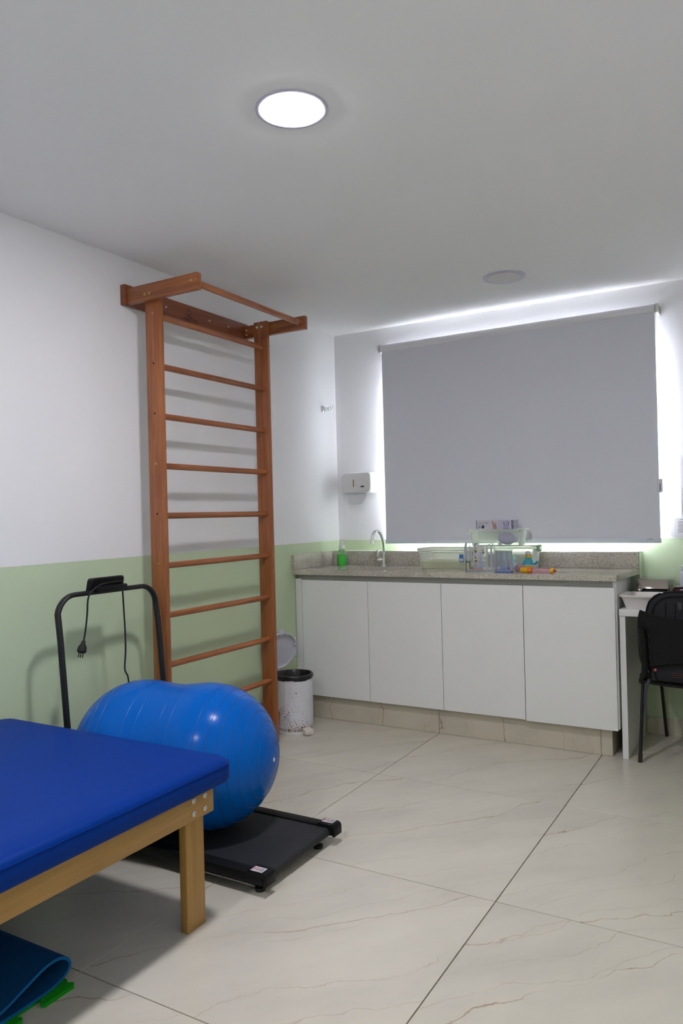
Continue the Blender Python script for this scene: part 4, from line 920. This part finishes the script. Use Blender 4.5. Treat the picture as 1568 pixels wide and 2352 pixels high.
# lid standing open against the left wall
LN = Vector((0.880, -0.370, -0.28)).normalized()       # inside of the lid faces the room
LC = Vector((0.055, -0.835, 0.468))
lidp = [(.0, -.016), (.075, -.012), (.108, -.002), (.114, .006), (.114, .024), (.111, .024), (.110, .008), (.10, .004), (.06, .002), (.0, .001)]
lidp = [(max(r, .0006), h) for r, h in lidp]
lid = part('lid', MB().lathe(lidp, LC, LN, 44), M_LAVPL, bn)
LU = (Vector((0, 0, 1)) - LN * LN.z).normalized(); LS = LU.cross(LN)
tabp = LC + LU * .114
lt = MB(); 
lt.lathe([(.0006, -.004), (.020, -.003), (.022, .004), (.020, .016), (.0006, .017)], tabp, LN, 20); part('lid_tab', lt, M_LAVPL, lid)
cl2 = MB()
for a in (-.9, .3, 1.2, 2.2, 3.4): 
    p = LC + (LU * math.sin(a) + LS * math.cos(a)) * .106 + LN * .014; cl2.sphere(p, .006, 1, 1, 1.2, 8, 6)
part('lid_clip', cl2, M_LAVPL, lid)
part('hinge', MB().cyl((BC.x - .116, BC.y - .040, .345), (BC.x - .110, BC.y + .035, .345), .007, seg=12), M_LAVPL, bn)
pd = Vector((0.93, -0.37, 0)).normalized(); ps = Vector((-pd.y, pd.x, 0))
c0 = BC + pd * (RB + .020)
pp = MB()
def pq(u, v, z): return tuple(c0 + pd * u + ps * v + Vector((0, 0, z)))
pp.loft([[pq(-.018, -.026, .012), pq(-.018, .026, .012), pq(-.018, .026, .040), pq(-.018, -.026, .040)], [pq(.0, -.026, .010), pq(.0, .026, .010), pq(.0, .026, .036), pq(.0, -.026, .036)], [pq(.020, -.026, .006), pq(.020, .026, .006), pq(.020, .026, .022), pq(.020, -.026, .022)]])
part('pedal', pp, M_CREAMPL, bn, 'cream foot pedal')

# ------------------------------------------------------------------ desk and what stands on it
DZ = .751
dk = thing('desk', (2.38, -0.27, 0), 'white laminate desk beside the cabinet', 'desk')
part('desktop', MB().prism([(1.937, -.001), (1.937, -.535), (2.850, -.535), (2.850, -.001)], 'Z', DZ - .034, DZ, .001), M_LAMIN2, dk)
part('end_panel', MB().box(1.9375, 1.966, -.530, -.010, 0, DZ - .0345, .001, 1), M_LAMIN2, dk)
part('end_panel', MB().box(2.822, 2.850, -.530, -.010, 0, DZ - .0345, .001, 1), M_LAMIN2, dk)
part('back_panel', MB().box(1.9665, 2.8215, -.030, -.012, .507, DZ - .0345, .001, 1), M_LAMIN2, dk)

tr = thing('white_tray', (2.03, -.43, DZ), 'shallow white plastic tray on the desk corner', 'tray')
part('basin', MB().loft(tub_loops(1.945, 2.118, -.523, -.333, DZ + .0005, .070, .022, .008, .0022, .016)), M_TRAY, tr)
part('paper_slip', MB().box(2.01, 2.09, -.47, -.40, DZ + .030, DZ + .031), M_PAPER, tr)

dv = thing('mirror_front_box', (2.055, -.15, DZ), 'black box with bronze mirror front and clear lid at the back of the desk', 'box')
part('body', MB().prism([(-.245, DZ + .0005), (-.05, DZ + .0005), (-.05, DZ + .100), (-.225, DZ + .100), (-.262, DZ + .058)], 'X', 1.975, 2.133, .004), M_GLOSSBLK, dv)
part('mirror_front', MB().prism([(-.2560, DZ + .080), (-.2535, DZ + .078), (-.2280, DZ + .124), (-.2305, DZ + .126)], 'X', 1.976, 2.134, .0005), M_MIRROR, dv)
part('thumb_tab', MB().lathe([(.016, 0), (.016, .002), (.014, .003)], (1.994, -.2560, DZ + .080), (0, -1, .55), 24), M_MIRROR, dv)
part('clear_lid', MB().box(1.974, 2.150, -.228, -.048, DZ + .101, DZ + .127, .002), clear('smoky_clear', (.80, .84, .78, 1), .25, .06, (.35, .38, .32, 1)), dv)
for px, py in ((2.162, -.115), (2.193, -.065)):
    j = thing('red_lidded_jar', (px, py, DZ), 'small dark jar with red lid, %s, on the desk' % ('touching the mirror-fronted box' if px < 2.18 else 'beside the white bottle'), 'jar', 'small red-lidded jars')
    part('body', MB().lathe([(.013, .0005), (.014, .002), (.014, .052)], (px, py, DZ), (0, 0, 1), 20), M_GLOSSBLK, j)
    part('red_lid', MB().lathe([(.0160, .0522), (.0165, .053), (.0165, .076), (.0155, .078)], (px, py, DZ), (0, 0, 1), 20), M_RED, j)
    part('rim', MB().lathe([(.0155, .0782), (.0165, .079), (.0165, .083), (.012, .084)], (px, py, DZ), (0, 0, 1), 20), M_CREAMPL, j)
wbt = thing('white_bottle', (2.252, -.17, DZ), 'white plastic bottle with ribbed screw cap on the desk', 'bottle')
part('bottle', MB().lathe([(.066, .0005), (.070, .004), (.070, .155), (.066, .164), (.058, .168), (.056, .172)], (2.252, -.17, DZ), (0, 0, 1), 40), M_LAVPL, wbt)
part('cap', MB().lathe([(.062, .1722), (.064, .174), (.064, .196), (.061, .200), (.050, .201), (.048, .204), (.048, .228), (.045, .231)], (2.252, -.17, DZ), (0, 0, 1), 40), M_LAVPL, wbt)

# ------------------------------------------------------------------ chair and backpack
chn_ = thing('black_chair', (2.27, -.35, 0), 'black plastic chair pushed up to the desk', 'chair')
CXL, CXR = 2.030, 2.480
M_WORN = base_mat('worn_brown_cap', (.035, .018, .012), .6)
for x in (CXL, CXR):
    s = 1 if x == CXL else -1
    part('leg', MB().tube([(x - .008 * s, -.548, 0.0), (x + .006 * s, -.490, .385), (x + .006 * s, -.484, .412)], .0085, .014, seg=14, up=(0, 1, 0)), M_BLACK, chn_)
    part('leg', MB().tube([(x + .050 * s, -.032, 0.0), (x + .030 * s, -.088, .385)], .0085, .014, seg=14, up=(0, 1, 0)), M_BLACK, chn_)
    part('foot_cap', MB().tube([(x - .0082 * s, -.549, .0005), (x - .0065 * s, -.542, .04)], .0105, .0155, seg=14, up=(0, 1, 0)), M_WORN, chn_)
    part('seat_tube', MB().tube([(x + .008 * s, -.560, .400), (x + .008 * s, -.484, .398), (x + .030 * s, -.088, .398)], .011, .009, seg=12), M_BLACK, chn_)
    part('back_bracket', MB().tube([(x + .012 * s, -.560, .405), (x + .034 * s, -.622, .450), (x + .042 * s, -.656, .50), (x + .040 * s, -.674, .58), (x + .036 * s, -.684, .665), (x + .036 * s, -.686, .682)], .016, .010, seg=14, up=(0, 1, .2)), M_BLACKPL, chn_)
    part('joint', MB().sphere((x + .004 * s, -.500, .420), .015, .8, 1, 1), M_BLACK, chn_)
st_ = MB(); rows = []
for j in range(9):
    v = j / 8; y = -.615 + .545 * v
    rows.append([(CXL + .024 + (CXR - CXL - .048) * i / 12, y, .420 - .012 * math.sin(PI * i / 12) - (.020 * max(0, v - .8) * 5)) for i in range(13)])
bk = [[(x, y, z - .012) for x, y, z in r] for r in rows]
st_.loft([a + b[::-1] for a, b in zip(rows, bk)]); part('seat', st_, M_BLACKPL, chn_, None, 60)
br_ = MB(); rows = []
def by(i, v): return -.636 - .040 * v - .022 * math.sin(PI * i / 16)
for j in range(13):
    v = j / 12; row = []
    for i in range(17):
        u = i / 16; inset = .014 * (2 * abs(v - .5)) ** 4
        z = .486 + .284 * v - (.040 * math.sin(PI * u) * v) + (.036 * math.sin(PI * u) * (1 - v))
        row.append((CXL + .014 + inset + (CXR - CXL - .028 - 2 * inset) * u, by(i, v), z))
    rows.append(row)
bk = [[(x, y + .006, z) for x, y, z in r] for r in rows]
br_.loft([a + b[::-1] for a, b in zip(rows, bk)]); bkr = part('backrest', br_, M_BLACKPL, chn_, None, 60)
for xx in (.062, .385):
    for k in range(4):
        v = .20 + .2 * k; i = xx / (CXR - CXL) * 16
        part('slot', MB().box(CXL + xx, CXL + xx + .005, by(i, v) - .0008, by(i, v) + .001, .486 + .27 * v - .010, .486 + .27 * v + .010), M_RUBBER, bkr)

bp = thing('backpack', (2.245, -.585, .42), 'charcoal fabric backpack sitting on the black chair', 'backpack')
BX = 2.245; loops = []
for z, hx, hy, cy in ((.4215, .125, .032, -.580), (.428, .155, .040, -.580), (.47, .170, .044, -.580), (.56, .176, .044, -.582), (.66, .178, .044, -.584), (.75, .176, .042, -.585), (.80, .162, .038, -.585), (.832, .134, .033, -.585), (.848, .100, .027, -.585), (.856, .055, .018, -.585), (.858, .02, .008, -.585)):
    loops.append([(BX + hx * (abs(math.cos(a)) ** .6) * math.copysign(1, math.cos(a)), cy + hy * (abs(math.sin(a)) ** .75) * math.copysign(1, math.sin(a)), z) for a in [2 * PI * k / 40 for k in range(40)]])
part('body', MB().loft(loops), M_FABRIC, bp, None, 70)
def edge(sc, y0):
    pts = [(BX - hx * sc, y0, z) for z, hx in ((.44, .150), (.53, .168), (.63, .172), (.73, .170), (.79, .158), (.822, .134), (.842, .100), (.851, .05))]
    return pts + [(2 * BX - x, y, z) for x, y, z in pts[::-1]]
part('piping', MB().tube(catmull(edge(1.0, -.606), 4), .0045, seg=8), M_FABRIC2, bp)
part('piping', MB().tube(catmull([(x, y, z - .018) for x, y, z in edge(.84, -.626)], 4), .0022, seg=8), M_FABRIC2, bp)
for x in (BX - .078, BX - .036, BX + .075): part('seam', MB().tube([(x, -.6225, .50), (x, -.625, .60), (x, -.6265, .72), (x, -.6235, .80)], .0024, seg=6), M_FABRIC2, bp)
part('haul_loop', MB().tube(catmull([(BX - .045, -.590, .848), (BX - .042, -.598, .866), (BX, -.600, .872), (BX + .042, -.598, .866), (BX + .045, -.590, .848)], 5), .010, .003, seg=8), M_FABRIC2, bp)
part('zip_pull', MB().prism([(BX - .024, .808), (BX - .004, .808), (BX - .004, .778), (BX - .014, .766), (BX - .024, .778)], 'Y', -.632, -.626, .001), M_GREYWEB, bp)
part('reflective_tab', MB().sphere((BX - .092, -.606, .846), .007, 1.5, .6, .6, 12, 8), M_WHITEPL, bp)
part('logo_badge', MB().cyl((2.112, -.6235, .478), (2.112, -.6265, .478), .0085, seg=18), M_RED, bp, 'round red badge with white cross')
part('logo_cross', MB().box(2.1075, 2.1165, -.6272, -.6266, .4768, .4792).box(2.1108, 2.1132, -.6272, -.6266, .4735, .4825), M_PAPER, bp)
for k in range(4): part('strap_rib', MB().tube([(2.096, -.622, .462 - k * .009), (2.113, -.624, .454 - k * .009)], .0022, seg=6), M_GREYWEB, bp)
tx_ = MB()
for k, (a, b) in enumerate(((2.186, 2.246), (2.186, 2.236), (2.193, 2.230))): tx_.box(a, b, -.6265, -.6255, .466 - k * .009, .4685 - k * .009)
part('print_lines', tx_, base_mat('dull_red_print', (.13, .035, .03), .8), bp)
part('strap', MB().tube(catmull([(2.085, -.622, .43), (2.068, -.624, .37), (2.064, -.620, .30), (2.070, -.618, .235)], 6), .0075, .0016, seg=8, up=(0, 1, 0)), M_GREYWEB, bp)
